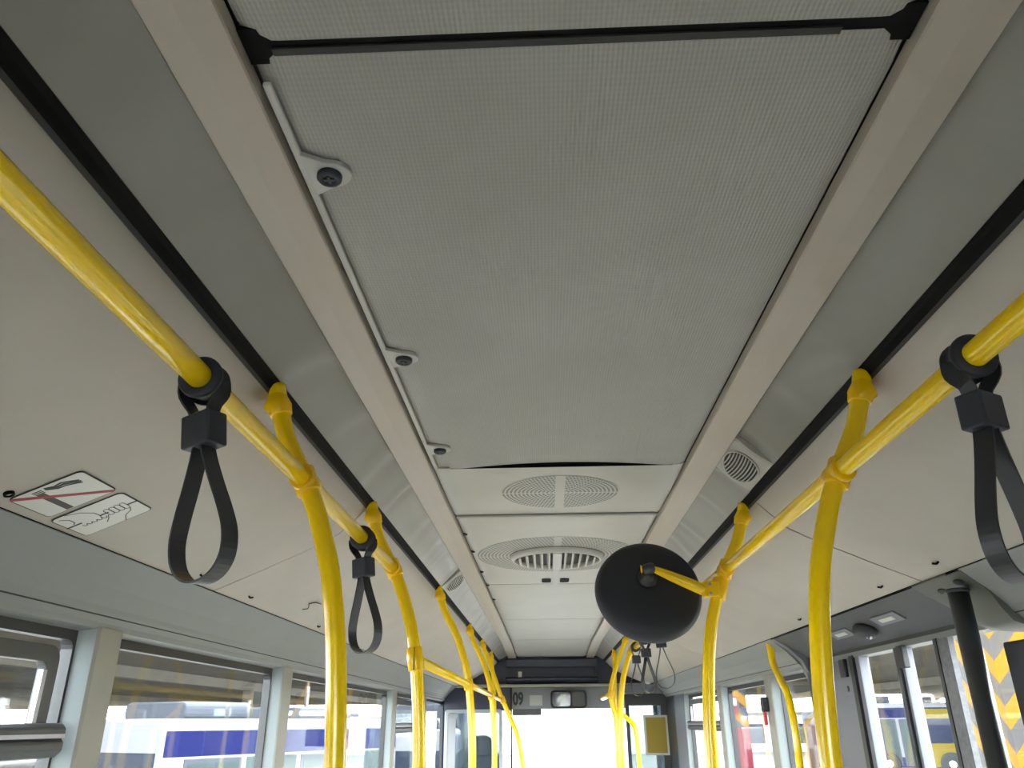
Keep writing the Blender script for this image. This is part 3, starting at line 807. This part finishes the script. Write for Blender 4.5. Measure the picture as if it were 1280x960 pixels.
strap(XR, .915, 2.022, math.radians(30), 'large black hand strap at the right edge of the picture', tiltx=.02, scale=1.0)
strap(XR, 5.02, 2.022, math.radians(8), 'leftmost of the three small straps hanging below the round mirror')
strap(XR, 4.53, 2.022, math.radians(30), 'middle of the three small straps below the round mirror', tiltx=-.03)
strap(XR, 3.93, 2.022, math.radians(-15), 'rightmost of the three small straps below the round mirror', tiltx=-.06)

# ------------------------------------------------------------------ round mirror seen from behind
t = thing('round_mirror', (.460, 2.39, 1.963), 'round black back of a convex mirror on a yellow arm, right of centre', 'mirror')
mc = Vector((.269, 2.44, 1.972)); ax = Vector((.03, -math.cos(math.radians(19)), math.sin(math.radians(19)))).normalized()
MB().lathe([(0, .026), (.06, .0258), (.120, .0245), (.140, .0222), (.150, .0175), (.158, .009), (.1625, -.004), (.1645, -.016), (.163, -.021), (.158, -.021)], tuple(mc), tuple(ax), 72).build('back_shell', 'blackp', t)
MB().lathe([(.158, -.020), (.13, -.034), (.09, -.044), (.05, -.050), (0, -.052)], tuple(mc), tuple(ax), 56).build('mirror_glass', 'chrome', t)
hb = mc + ax*.026 + Vector((-.004, 0, .022))
hub = MB().lathe([(.031, -.004), (.031, .004), (.025, .010), (.018, .014), (.018, .026), (.0, .028)], tuple(hb), tuple(ax), 28).build('hub', 'pole', t)
jb = hb + ax*.034 + Vector((0, 0, .012))
MB().lathe([(0, -.020), (.012, -.018), (.0165, -.010), (.0165, .010), (.012, .018), (0, .020)], tuple(jb), (.95, -.1, .2), 22).build('swivel', 'pole', hub)
MB().lathe([(.0125, 0), (.0125, .004), (0, .005)], tuple(jb + Vector((-.020, 0, -.001))), (-1, .1, -.1), 18).build('swivel_cap', 'yjoint', hub)
A0 = jb + Vector((.014, 0, .0)); A1 = Vector((.425, 2.370, 1.958))
pts = [A0 + (A1-A0)*f for f in (0, .1, .35, .6, .85, 1)]
MB().tube(pts, [.009, .0115, .0145, .0165, .017, .017], 20).build('arm', 'yellow', t)
br = MB().box((.418, 2.356, 1.936), (.470, 2.384, 1.984)).build('bracket', 'yjoint', t, bevel=.008, seg=3)
sleeve((.4735, 2.39, 1.964), (.30, 0, 1), .060, .0245, br, 'bracket_sleeve')
for (bx, bz) in ((.440, 1.974), (.440, 1.946)):
    MB().lathe([(.0048, 0), (.0048, .002), (.003, .0035), (0, .0035)], (bx, 2.3562, bz), (0, -1, 0), 16).build('bolt', 'steel', br)

# ------------------------------------------------------------------ door zone on the right
# dark sloping header above the door
m = MB()
m.prism([(1.036, 1.960), (1.165, 1.882), (1.196, 1.862), (1.245, 1.860), (1.245, 1.985), (1.05, 1.985)], 2.20, 3.95)
o = m.build('trim_30', 'door', kind='structure', bevel=.003)
MB().prism([(1.190, 1.8655), (1.196, 1.8545), (1.245, 1.853), (1.245, 1.862)], 1.80, 3.95).build('edge_seal', 'lip', parent=o)
HN = Vector((-.527, 0, -.850)).normalized(); HU = Vector((.850, 0, -.527)).normalized()   # header normal and slope
def on_header(px, py):
    # intersection with the slope through (1.036,1.960) direction HU
    v = Vector(((px-640)/F, -(py-480)/F, -1.)); r = Vector((v.dot(Xc), v.dot(Yc), v.dot(Zc)))
    P0 = Vector((1.036, 0, 1.960)); tt = (P0-CAM).dot(HN)/r.dot(HN); return CAM + r*tt
def header_lamp(px, py, label, ly=.20, lu=.045):
    c = on_header(px, py); t = thing('door_lamp', tuple(c), label, 'ceiling light')
    def P(y, u, h): return c + Vector((0, y, 0)) + HU*u + HN*h
    def slab(a, b, h0, h1): 
        return [P(-a, -b, h0), P(a, -b, h0), P(a, b, h0), P(-a, b, h0), P(-a, -b, h1), P(a, -b, h1), P(a, b, h1), P(-a, b, h1)]
    F6 = [(0,3,2,1),(4,5,6,7),(0,1,5,4),(1,2,6,5),(2,3,7,6),(3,0,4,7)]
    MB().add(slab(ly/2, lu/2, -.002, .004), F6).build('housing', 'doorm', t, bevel=.001)
    MB().add(slab(ly/2-.045, lu/2-.014, .003, .006), F6).build('lens', 'lens', t, bevel=.001)
header_lamp(1109, 773, 'rectangular lamp in the dark door header, right of the black sensor')
header_lamp(1052, 792, 'rectangular lamp in the dark door header, left of the black sensor')
c = on_header(1082, 787)
t = thing('door_sensor', tuple(c), 'oval black sensor unit with a pale lens between the two door header lamps', 'sensor')
MB().lathe([(.044, -.006), (.044, .012), (.037, .024), (.022, .028), (0, .029)], tuple(c), tuple(HN), 28, sx=.85, sy=1.7).build('body', 'blackp', t)
MB().lathe([(.020, 0), (.019, .006), (0, .009)], tuple(c + HN*.020 + HU*.012 + Vector((0, -.01, 0))), tuple(HN), 24, sx=.7, sy=1.9).build('lens', 'lens', t)
# red tell-tale beside the left lamp
# olive grey covers carrying the pole mount
def cover(poly, y0, y1, label, mk='cover'):
    t = thing('door_gear_cover', (poly[0][0], y0, poly[0][1]), label, 'cover')
    return t
t = thing('door_gear_cover', (1.08, 2.0, 1.94), 'olive grey moulded cover over the black door pole with two oval holes', 'cover')
MB().prism([(1.030, 1.958), (1.120, 1.905), (1.122, 1.915), (1.040, 1.975)], 2.16, 2.37).build('mount_plate', 'cover', t, bevel=.002)
for yy, xx in ((2.15, 1.062), (2.265, 1.072)):
    zz = 1.958 - (xx-1.03)*.59 - .0015
    MB().lathe([(.019, 0), (.019, .003), (.014, .0035), (0, .0035)], (xx, yy, zz), (-.50, 0, -.86), 24, sy=1.3, sx=.7).build('oval_hole', 'lip', t)
prf = [(2.375, .0), (2.33, .30), (2.27, .80), (2.20, 1.0), (2.085, 1.0)]
vs = []
flat = [(1.035, 1.9575), (1.075, 1.933), (1.11, 1.912), (1.14, 1.894), (1.17, 1.876), (1.19, 1.862), (1.22, 1.858), (1.235, 1.95), (1.05, 1.985)]
bulge = [(1.035, 1.956), (1.068, 1.930), (1.098, 1.900), (1.118, 1.862), (1.140, 1.830), (1.178, 1.815), (1.225, 1.812), (1.235, 1.95), (1.05, 1.985)]
for (y, k) in prf:
    for (a, b), (c, d) in zip(flat, bulge): vs.append((a+(c-a)*k, y, b+(d-b)*k))
n = len(flat)
fs = [(i*n+j, i*n+(j+1) % n, (i+1)*n+(j+1) % n, (i+1)*n+j) for i in range(len(prf)-1) for j in range(n)] + [tuple(range(n)), tuple((len(prf)-1)*n+j for j in range(n))]
o = MB().add(vs, fs, 0, True).build('moulded_body', 'cover', t); e = o.modifiers.new('es', 'EDGE_SPLIT'); e.split_angle = .7
# far cover and thin post ending the door zone
t = thing('door_gear_cover', (1.1, 3.95, 1.93), 'grey wedge cover at the far end of the door header, behind the kinked yellow pole', 'cover')
MB().prism([(1.035, 1.957), (1.10, 1.915), (1.155, 1.860), (1.19, 1.780), (1.20, 1.72), (1.215, 1.72), (1.225, 1.95), (1.05, 1.975)], 3.90, 3.98).build('wedge_cover', 'doorm', t, bevel=.003)
o = MB().box((1.178, 3.885, .0), (1.236, 3.925, 1.93)).build('trim_31', 'hopper', kind='structure')
# door: outer frame and two leaves with their posts
X = 1.205
dn = MB()
dn.box((X, 3.36, 0), (X+.05, 3.885, 1.858))                      # panel in front of the far jamb
o = dn.build('door_1', 'doorm', kind='structure', bevel=.003)
MB().box((X-.012, 3.375, .02), (X+.01, 3.415, 1.842)).build('rubber_edge', 'frame', parent=o)
MB().lathe([(.012, 0), (.012, .004), (0, .005)], (X-.001, 3.50, 1.72), (-1, 0, 0), 16).build('screw_cap', 'hopper', parent=o)
MB().box((X-.016, 3.47, 1.765), (X, 3.53, 1.835)).build('hinge_block', 'frame', parent=o, bevel=.003)
def leaf(y0, y1, nm, tm='doorm', near=.035, far=.035):
    A = [(y0, .06), (y1, .06), (y1, 1.855), (y0, 1.855)]; B = [(y0+near, .14), (y1-far, .14), (y1-far, 1.843), (y0+near, 1.843)]
    o = ringplate(A, B, X-.004, X+.034).build(nm, tm, kind='structure', bevel=.003)
    MB().box((X+.012, y0+near-.008, .13), (X+.018, y1-far+.008, 1.848)).build('pane', 'glass', parent=o)
    return o
l1 = leaf(2.945, 3.365, 'door_2', near=.045, far=.038)
MB().box((X-.014, 2.940, .08), (X+.0, 2.958, 1.835)).build('rubber_edge', 'frame', parent=l1)
l2 = leaf(2.645, 2.935, 'door_3', near=.030, far=.018)
MB().box((X-.022, 2.875, 1.765), (X, 2.925, 1.838)).build('lock_block', 'frame', parent=l2, bevel=.003)
MB().box((X-.012, 2.635, .08), (X+.006, 2.655, 1.838)).build('rubber_edge', 'frame', parent=l2)
l3 = leaf(1.80, 2.640, 'door_4', near=.05, far=.012)
MB().box((X-.010, 2.560, .08), (X+.008, 2.632, 1.836)).build('brush_seal', 'seal', parent=l3)
# dark screen post at the right edge
q = at(1256, 803, x=1.12)
t = thing('screen_panel', (1.12, q.y-.1, 0), 'dark upright screen panel at the lower right edge, beside the black door pole', 'screen')
MB().box((1.112, q.y-.40, .45), (1.140, q.y, q.z)).build('board', 'blackp', t, bevel=.006)
MB().tube([(1.126, q.y-.2, .0), (1.126, q.y-.2, .46)], .016, 14).build('foot_post', 'blackp', t)

# emergency hammer on the right pillar
c = at(960, 888, x=1.158)
t = thing('emergency_hammer', tuple(c), 'red emergency hammer in a black holder on the right window pillar', 'hammer')
MB().prism(rrect(c.y, c.z+.030, .060, .075, .012), 1.128, 1.1595, axis='x').build('holder', 'blackp', t, bevel=.002)
MB().box((1.132, c.y-.012, c.z-.075), (1.148, c.y+.014, c.z+.005)).build('handle', 'redp', t, bevel=.004)
MB().tube([(1.140, c.y-.038, c.z+.052), (1.140, c.y+.038, c.z+.052)], .009, 14).build('hammer_head', 'greyp', t)

# ------------------------------------------------------------------ front end of the bus
# dark display housing following the ceiling outline
ol = [(-.42, 2.330), (.42, 2.330), (.55, 2.275), (.60, 2.222), (.68, 2.128), (.87, 2.045), (1.045, 1.965), (-1.045, 1.965), (-.87, 2.045), (-.68, 2.128), (-.60, 2.222), (-.55, 2.275)]
m = MB().prism(ol, 9.00, 9.25); o = m.build('wall_front', 'navy', kind='structure', bevel=.01)
t = thing('display_housing', (0, 9.0, 1.98), 'dark glossy destination display housing across the front under the ceiling', 'display housing')
MB().prism([(8.985, 2.246), (8.93, 2.236), (8.94, 2.16), (8.955, 2.155), (8.955, 2.05), (8.93, 2.04), (8.96, 1.985), (8.998, 1.985), (8.998, 2.246)], -.50, .50, axis='x').build('casing', 'navy', t, bevel=.006)
MB().box((-.48, 8.948, 2.052), (.48, 8.956, 2.153)).build('screen', 'navyg', t)
q = at(650, 843, y=8.94)
o = MB().box((q.x-.02, 8.9400, q.z-.028), (q.x+.02, 8.9475, q.z+.028)).build('label_tag', 'paper'); tag(o, 'tiny pale tag on the dark display housing at the front', 'tag')
o = MB().prism(rrect(8.95, 1.966, .09, .030, .010), -1.10, 1.10, axis='x').build('trim_32', 'beam', kind='structure')
# navy header on the left, grey header board on the right
MB().box((-1.17, 9.02, 1.72), (-.452, 9.30, 1.952)).build('trim_33', 'navy', kind='structure', bevel=.004)
hbd = MB().box((-.440, 9.06, 1.735), (.80, 9.30, 1.952)).build('header_board', 'board', bevel=.004); tag(hbd, 'grey header board above the windscreen bearing black digits', 'board')
hbd.location = (0, 0, 0)
MB().box((-.435, 9.08, 1.672), (-.12, 9.26, 1.736)).build('lower_box', 'hopper', parent=hbd)
cu = bpy.data.curves.new('digits', 'FONT'); cu.body = '09'; cu.size = .175; cu.extrude = .002; cu.offset = .006; cu.align_x = 'LEFT'
to = bpy.data.objects.new('tmp', cu); C.objects.link(to); bpy.context.view_layer.update()
me = bpy.data.meshes.new_from_object(to); bpy.data.objects.remove(to)
me.materials.clear(); me.materials.append(MT['ink'])
dg = bpy.data.objects.new('digits', me); C.objects.link(dg); dg.parent = hbd
dg.rotation_euler = (PI/2, 0, 0); dg.scale = (.66, 1, 1); dg.location = (-.428, 9.057, 1.780)
q0 = at(662, 869, y=9.05); q1 = at(678, 882, y=9.05)
MB().box((q0.x, 9.054, q1.z), (q1.x, 9.0595, q0.z)).build('paper_notice', 'paper', parent=hbd)
MB().box((-.452, 9.00, 0), (-.436, 9.05, 1.955)).build('trim_34', 'tan', kind='structure')
q0 = at(688, 863, y=8.98); q1 = at(734, 885, y=8.98); cx = (q0.x+q1.x)/2; cz = (q0.z+q1.z)/2; w = q1.x-q0.x; h = q0.z-q1.z
t = thing('interior_mirror', (cx, 9.0, cz), 'rounded rectangular driver mirror hanging on the grey header board', 'mirror')
MB().prism(rrect(cx, cz, w, h, .04), 8.985, 9.035, axis='y').build('housing', 'lip', t, bevel=.004)
MB().prism(rrect(cx-w*.20, cz, w*.50, h*.78, .03), 8.979, 8.9855, axis='y').build('mirror_glass', 'chrome', t)
MB().prism(rrect(cx+w*.27, cz, w*.34, h*.78, .02), 8.980, 8.9855, axis='y').build('dark_insert', 'hopper', t)
MB().box((cx-.02, 9.03, cz-.02), (cx+.02, 9.0598, cz+.02)).build('mount', 'lip', t)
# windscreen and lower front
wf = MB(); wf.box((-1.24, 9.55, 0), (1.24, 9.62, .80)); wf.box((-1.24, 9.30, 1.945), (1.24, 9.62, 2.40)); wf.box((-1.26, 9.5, 0), (-1.19, 9.62, 2.1)); wf.box((1.19, 9.5, 0), (1.26, 9.62, 2.1))
wf.build('wall_front.001', 'navy', kind='structure')
win_n += 1
o = ringplate([(-1.19, .80), (1.19, .80), (1.19, 1.96), (-1.19, 1.96)], [(-1.15, .85), (1.15, .85), (1.15, 1.93), (-1.15, 1.93)], 9.56, 9.60, 'y').build(f'window_{win_n}', 'frame', kind='structure')
MB().box((-1.16, 9.578, .84), (1.16, 9.583, 1.94)).build('pane', 'glass', parent=o)
# driver's cab partition
q0 = at(556, 887, y=8.60); q1 = at(628, 887, y=8.60)
t = thing('cab_partition', (-.8, 8.6, 0), 'pale framed glass partition of the driver cab, behind the far left poles', 'partition')
A = rrect((q0.x+q1.x)/2, (q0.z+.3)/2, q1.x-q0.x, q0.z-.3, .03, 4); B = rrect((q0.x+q1.x)/2+.0, (q0.z+.3)/2, q1.x-q0.x-.07, q0.z-.3-.07, .02, 4)
ringplate(A, B, 8.60, 8.63, 'y').build('frame', 'cab', t, bevel=.004)
MB().box((q0.x+.03, 8.612, .33), (q1.x-.03, 8.618, q0.z-.03)).build('pane', 'milky', t)
MB().box((q0.x+.035, 8.606, 1.10), (q0.x+.115, 8.612, q0.z-.04)).build('grey_edge_film', 'board', t)
MB().box((q0.x+.03, 8.60, 0), (q0.x+.06, 8.63, .34)).box((q1.x-.06, 8.60, 0), (q1.x-.03, 8.63, .34)).build('feet', 'cab', t)
# driver seat behind the partition
q = at(597, 935, y=9.0)
t = thing('driver_seat', (q.x, 9.0, 0), 'grey driver seat back seen through the cab partition', 'seat')
MB().prism(rrect(q.x, .95, .46, .80, .09), 8.96, 9.08, axis='y').build('backrest', 'seat', t, bevel=.02)
MB().prism(rrect(q.x, q.z+.02, .30, .20, .07), 8.95, 9.05, axis='y').build('headrest', 'seat', t, bevel=.02)
MB().box((q.x-.24, 9.0, .42), (q.x+.24, 9.45, .56)).build('seat_cushion', 'seat', t, bevel=.03)
MB().box((q.x-.14, 9.06, 0), (q.x+.14, 9.36, .43)).build('pedestal', 'blackp', t)
# clear side pane right of the partition
q0 = at(630, 889, y=8.60); q1 = at(643, 889, y=8.60)
# front door folded across the right front corner
A = [(.745, .05), (1.17, .05), (1.17, 1.862), (.745, 1.862)]
q0 = at(786, 882, y=8.58); q1 = at(836, 882, y=8.58)
B = [(q0.x, .25), (1.10, .25), (1.10, q0.z), (q0.x, q0.z)]
o = ringplate(A, B, 8.58, 8.62, 'y').build('door_5', 'frame', kind='structure', bevel=.004)
MB().box((q0.x-.01, 8.595, .24), (1.11, 8.602, q0.z+.01)).build('pane', 'milky', parent=o)
MB().prism([(8.50, 1.862), (8.50, 1.952), (8.72, 1.952), (8.72, 1.862)], .74, 1.18, axis='x').build('trim_35', 'doorm', kind='structure', bevel=.006)
MB().box((1.165, 7.98, .0), (1.25, 8.63, 1.90)).build('trim_36', 'frame', kind='structure', bevel=.006)
q0 = at(804, 894, y=8.57); q1 = at(839, 944, y=8.57)
t = thing('notice', ((q0.x+q1.x)/2, 8.57, (q0.z+q1.z)/2), 'yellow rectangular notice in a pale frame on the front door glass', 'notice')
x1 = min(q1.x, 1.16)
MB().box((q0.x, 8.571, q1.z), (x1, 8.580, q0.z)).build('frame', 'paper', t)
MB().box((q0.x+.020, 8.567, q1.z+.020), (x1-.020, 8.572, q0.z-.020)).build('sheet', 'ynote', t)

# ------------------------------------------------------------------ outside the bus
g = MB(); g.add([(-120, -60, -1.3-3.0), (-20, -60, -1.3), (-1.3, -60, -.45), (120, -60, -.45), (120, 160, -.45), (-1.3, 160, -.45), (-20, 160, -1.3), (-120, 160, -1.3-3.0)],
      [(0, 1, 6, 7), (1, 2, 5, 6), (2, 3, 4, 5)])
g.build('ground', 'yard', kind='structure')

def bus(x, y, z, rot, L, label, side='busb', win='buswin', body='busw', H=2.95, tail=None, unit='busg', ndoor=True):
    t = thing('parked_bus', (x, y, z), label, 'bus', None, rot); t.rotation_euler = (0, 0, rot)
    W = 1.25
    MB().prism(rrect(0, (H+.32)/2, 2*W, H-.32, .16, 5), 0, L, axis='x') if False else None
    poly = rrect(0, (H+.32)/2, 2*W, H-.32, .18, 5)
    MB().prism(poly, 0, L, axis='x').build('body', body, t, bevel=.05)
    MB().box((.05, -W-.012, H-.62), (L-.05, W+.012, H-.20)).build('roof_band', side, t, bevel=.01)
    MB().box((.05, -W-.012, .34), (L-.05, W+.012, .75)).build('skirt_band', side, t, bevel=.01)
    n = int(L/1.45)
    for k in range(n):
        a = .5 + k*(L-.8)/n; b = a + (L-.8)/n - .12
        for s in (-1, 1):
            if ndoor and k in (0, n//2):
                d = MB().box((a, s*(W+.02), .40), (b, s*(W-.02), H-.66)).build('door', 'busg', t, bevel=.01)
                MB().box((a+.08, s*(W+.026), .60), ((a+b)/2-.04, s*(W), H-.74)).box(((a+b)/2+.04, s*(W+.026), .60), (b-.08, s*(W), H-.74)).build('pane', win, d)
            else: MB().box((a, s*(W+.016), 1.15), (b, s*(W-.02), H-.66)).build('window', win, t, bevel=.01)
    for e in (0, L):
        s = -1 if e == 0 else 1
        MB().box((e+s*.012, -W+.14, 1.15), (e-s*.03, W-.14, H-.55)).build('end_window', 'busdark', t, bevel=.03)
    for xw in (L*.24, L*.78):
        for s in (-1, 1):
            wl = MB().lathe([(.48, 0), (.48, .25), (.40, .27), (.28, .27)], (xw, s*(W-.22), .48), (0, s, 0), 28).build('wheel', 'tyre', t)
            MB().lathe([(.28, .0), (.28, .255), (.10, .262), (0, .27)], (xw, s*(W-.21), .48), (0, s, 0), 20).build('wheel_hub', 'hubm', wl)
    MB().prism(rrect(0, H+.13, 1.8, .34, .13, 4), L*.1, L*.34, axis='x').build('roof_unit', unit, t, bevel=.04)
    MB().prism(rrect(0, H+.10, 1.8, .28, .11, 4), L*.55, L*.72, axis='x').build('roof_unit', unit, t, bevel=.04)
    if tail:
        MB().box((L-2.4, -W-.02, .36), (L+.02, W+.02, H-.25)).build('tail_panel', tail, t, bevel=.03)
        MB().box((L-1.7, -W-.03, 1.3), (L-.5, -W, 2.3)).build('tail_window', 'busdark', t, bevel=.03)
    return t
# left row: seen through the left windows
def put(px, d, rot, L, label, H=2.95, top=903, **k):
    """a bus whose near lower corner stands at distance d along the sight line of column px; its roof edge at row top"""
    q = at(px, top, y=d); return bus(q.x, q.y, q.z - H, math.radians(rot), L, label, H=H, **k)
put(152, 15, 62, 6.5, 'white and blue parked bus filling the second left window', top=899)
put(292, 25, 62, 6.5, 'farther parked bus with blue band, right side of the second left window', top=901)
put(366, 36, 62, 7, 'parked bus with a red band seen through the third left window', top=903, side='redpost')
put(435, 46, 62, 9, 'parked bus with blue band seen low through the third left window', top=905)
put(507, 24, 92, 5, 'parked bus seen low through the far left hopper window', top=912)
put(536, 31, 90, 5, 'blue and grey bus seen through the driver cab side window', top=880, side='busb', body='busg', win='busdark', H=2.9, ndoor=False)
# right: white bus with yellow tail, and a blue one
put(1066, 40, -20, 4.6, 'white parked bus with a yellow tail seen through the right door', top=880, tail='busy')
put(1166, 44, -12, 9, 'blue parked bus behind the yellow tailed bus, through the right door', top=884, body='busb')

# depot canopies: folded concrete plates on beams
def canopy(x0, x1, y0, y1, z, per, label, rot=0., loc=(0, 0, 0), beams=(), ribs=True):
    t = thing('depot_canopy', loc, label, 'canopy', None, rot if rot else 1e-6); t.rotation_euler = (0, 0, rot)
    m = MB(); n = int((y1-y0)/per)
    for k in range(n):
        a = y0 + k*per
        m.prism([(a, z), (a+per*.5, z+1.0), (a+per, z), (a+per, z+.25), (a+per*.5, z+1.25), (a, z+.25)], x0, x1, axis='x')
    m.build('folded_roof', 'concrete', t)
    for bx in beams:
        MB().box((bx-.35, y0, z-.55), (bx+.35, y1, z+.02)).build('beam', 'concrete', t)
        for yy in (y0+3, (y0+y1)/2, y1-3):
            MB().box((bx-.3, yy-.3, -4.5 if x0 < 0 else -.45), (bx+.3, yy+.3, z-.5)).build('column', 'concrete', t)
    return t
canopy(-80, -9, -12, 132, 4.4, 3.6, 'concrete folded depot canopy beyond the left windows', rot=math.radians(0), loc=(0, 0, 0), beams=(-22, -44, -78))
canopy(13, 50, 10, 110, 4.6, 3.6, 'concrete folded depot canopy beyond the right door', beams=(30, 49))

# hanging sign board outside third left window
q = at(385, 858, x=-8); q2 = at(385, 884, x=-8)
o = MB().box((q.x-.03, q.y-.16, q2.z), (q.x+.03, q.y+.16, q.z)).box((q.x-.02, q.y-.02, q.z), (q.x+.02, q.y+.02, q.z+.8)).build('hanging_sign', 'brown'); tag(o, 'narrow brown hanging sign outside the third left window', 'sign')

# cream building beyond the left windows
o = MB()
t = thing('cream_building', (-30, 145, -1), 'cream coloured low building outside the far left windows', 'building')
MB().box((-62, 140, -6), (-14, 150, 5.0)).build('facade', 'cream', t)
MB().box((-62.3, 139.7, 5.0), (-13.7, 150.3, 5.4)).build('parapet', 'redpost', t)

# yard wall and building in front and to the right
t = thing('yard_wall', (0, 46, -.45), 'long pale yard wall ahead of the bus', 'wall')
MB().box((-10, 60, -.45), (12, 60.4, 3.0)).build('wall_face', 'wallp', t); MB().box((-10.1, 59.9, 3.0), (12.1, 60.5, 3.15)).build('coping', 'concrete', t)
o = thing('pale_building', (20, 70, -.45), 'pale low building outside the right windows with a darker eave line', 'building')
MB().box((12.5, 62, -.45), (60, 76, 2.0)).build('facade', 'wallp', o); MB().box((12.3, 61.7, 2.0), (60.3, 76.3, 2.2)).build('eave', 'concrete', o)
for k in range(6): MB().box((14.0+k*3.2, 61.95, .1), (15.6+k*3.2, 62.05, 1.4)).build('window', 'busdark', o)

# hazard striped pillar outside the door
c = at(1256, 878, x=5.3)
t = thing('hazard_pillar', (5.3, c.y, -.45), 'big orange and grey chevron striped pillar outside the right door', 'pillar')
MB().box((5.3, c.y, -.45), (5.95, c.y+1.05, 5.0)).build('core', 'concrete', t)
MB().box((5.285, c.y+.001, -.44), (5.30, c.y+1.05, 4.99)).build('long_face', 'hazL', t, origin=(5.3, c.y, 0))
MB().box((5.285, c.y-.015, -.44), (5.95, c.y, 4.99)).build('short_face', 'hazR', t, origin=(5.3, c.y, 0))
# red and striped pillar outside the far right window
c = at(924, 910, x=4.6)
t = thing('hazard_pillar', (4.6, c.y, -.45), 'red pillar with orange and grey striped top outside the far right window', 'pillar')
MB().box((4.40, c.y-.2, -.45), (4.80, c.y+.2, 1.45)).build('red_base', 'redpost', t)
MB().box((4.40, c.y-.2, 1.45), (4.80, c.y+.2, 5)).build('striped_top', 'hazS', t)
qa = at(916, 875, y=c.y-.31)
MB().box((4.42, c.y-.215, 1.75), (4.58, c.y-.20, 2.15)).build('red_sign', 'redpost', t)
MB().box((4.45, c.y-.225, 1.95), (4.55, c.y-.215, 2.12)).build('sign_sheet', 'paper', t)
# tan board with a grey frame outside next to the door
q0 = at(1001, 888, x=2.6); q1 = at(1033, 888, x=2.6)
t = thing('notice_board', (2.6, (q0.y+q1.y)/2, -.45), 'tan board in a grey frame outside, seen between door post and yellow pole', 'board')
MB().box((2.6, q1.y, -.2), (2.66, q0.y, q0.z)).build('frame', 'busg', t, bevel=.02)
MB().box((2.585, q1.y+.12, -.1), (2.605, q0.y-.12, q0.z-.08)).build('board_face', 'tan', t)
MB().box((2.61, q1.y+.1, -.45), (2.65, q1.y+.2, -.18)).box((2.61, q0.y-.2, -.45), (2.65, q0.y-.1, -.18)).build('feet', 'busg', t)

# ------------------------------------------------------------------ light: overcast sky
w = bpy.data.worlds.new('overcast_sky'); bpy.context.scene.world = w; w.use_nodes = True
bg = w.node_tree.nodes['Background']; bg.inputs[0].default_value = (.90, .95, 1.0, 1); bg.inputs[1].default_value = 2.2

sc = bpy.context.scene
sc.view_settings.view_transform = 'Standard'; sc.view_settings.look = 'None'
sc.view_settings.exposure = 3.25; sc.view_settings.gamma = 1.0; sc.view_settings.use_curve_mapping = False
try:
    sc.cycles.diffuse_bounces = 8; sc.cycles.max_bounces = 14; sc.cycles.transparent_max_bounces = 16
    sc.cycles.caustics_reflective = False; sc.cycles.caustics_refractive = False
    sc.cycles.use_denoising = True
except Exception: pass
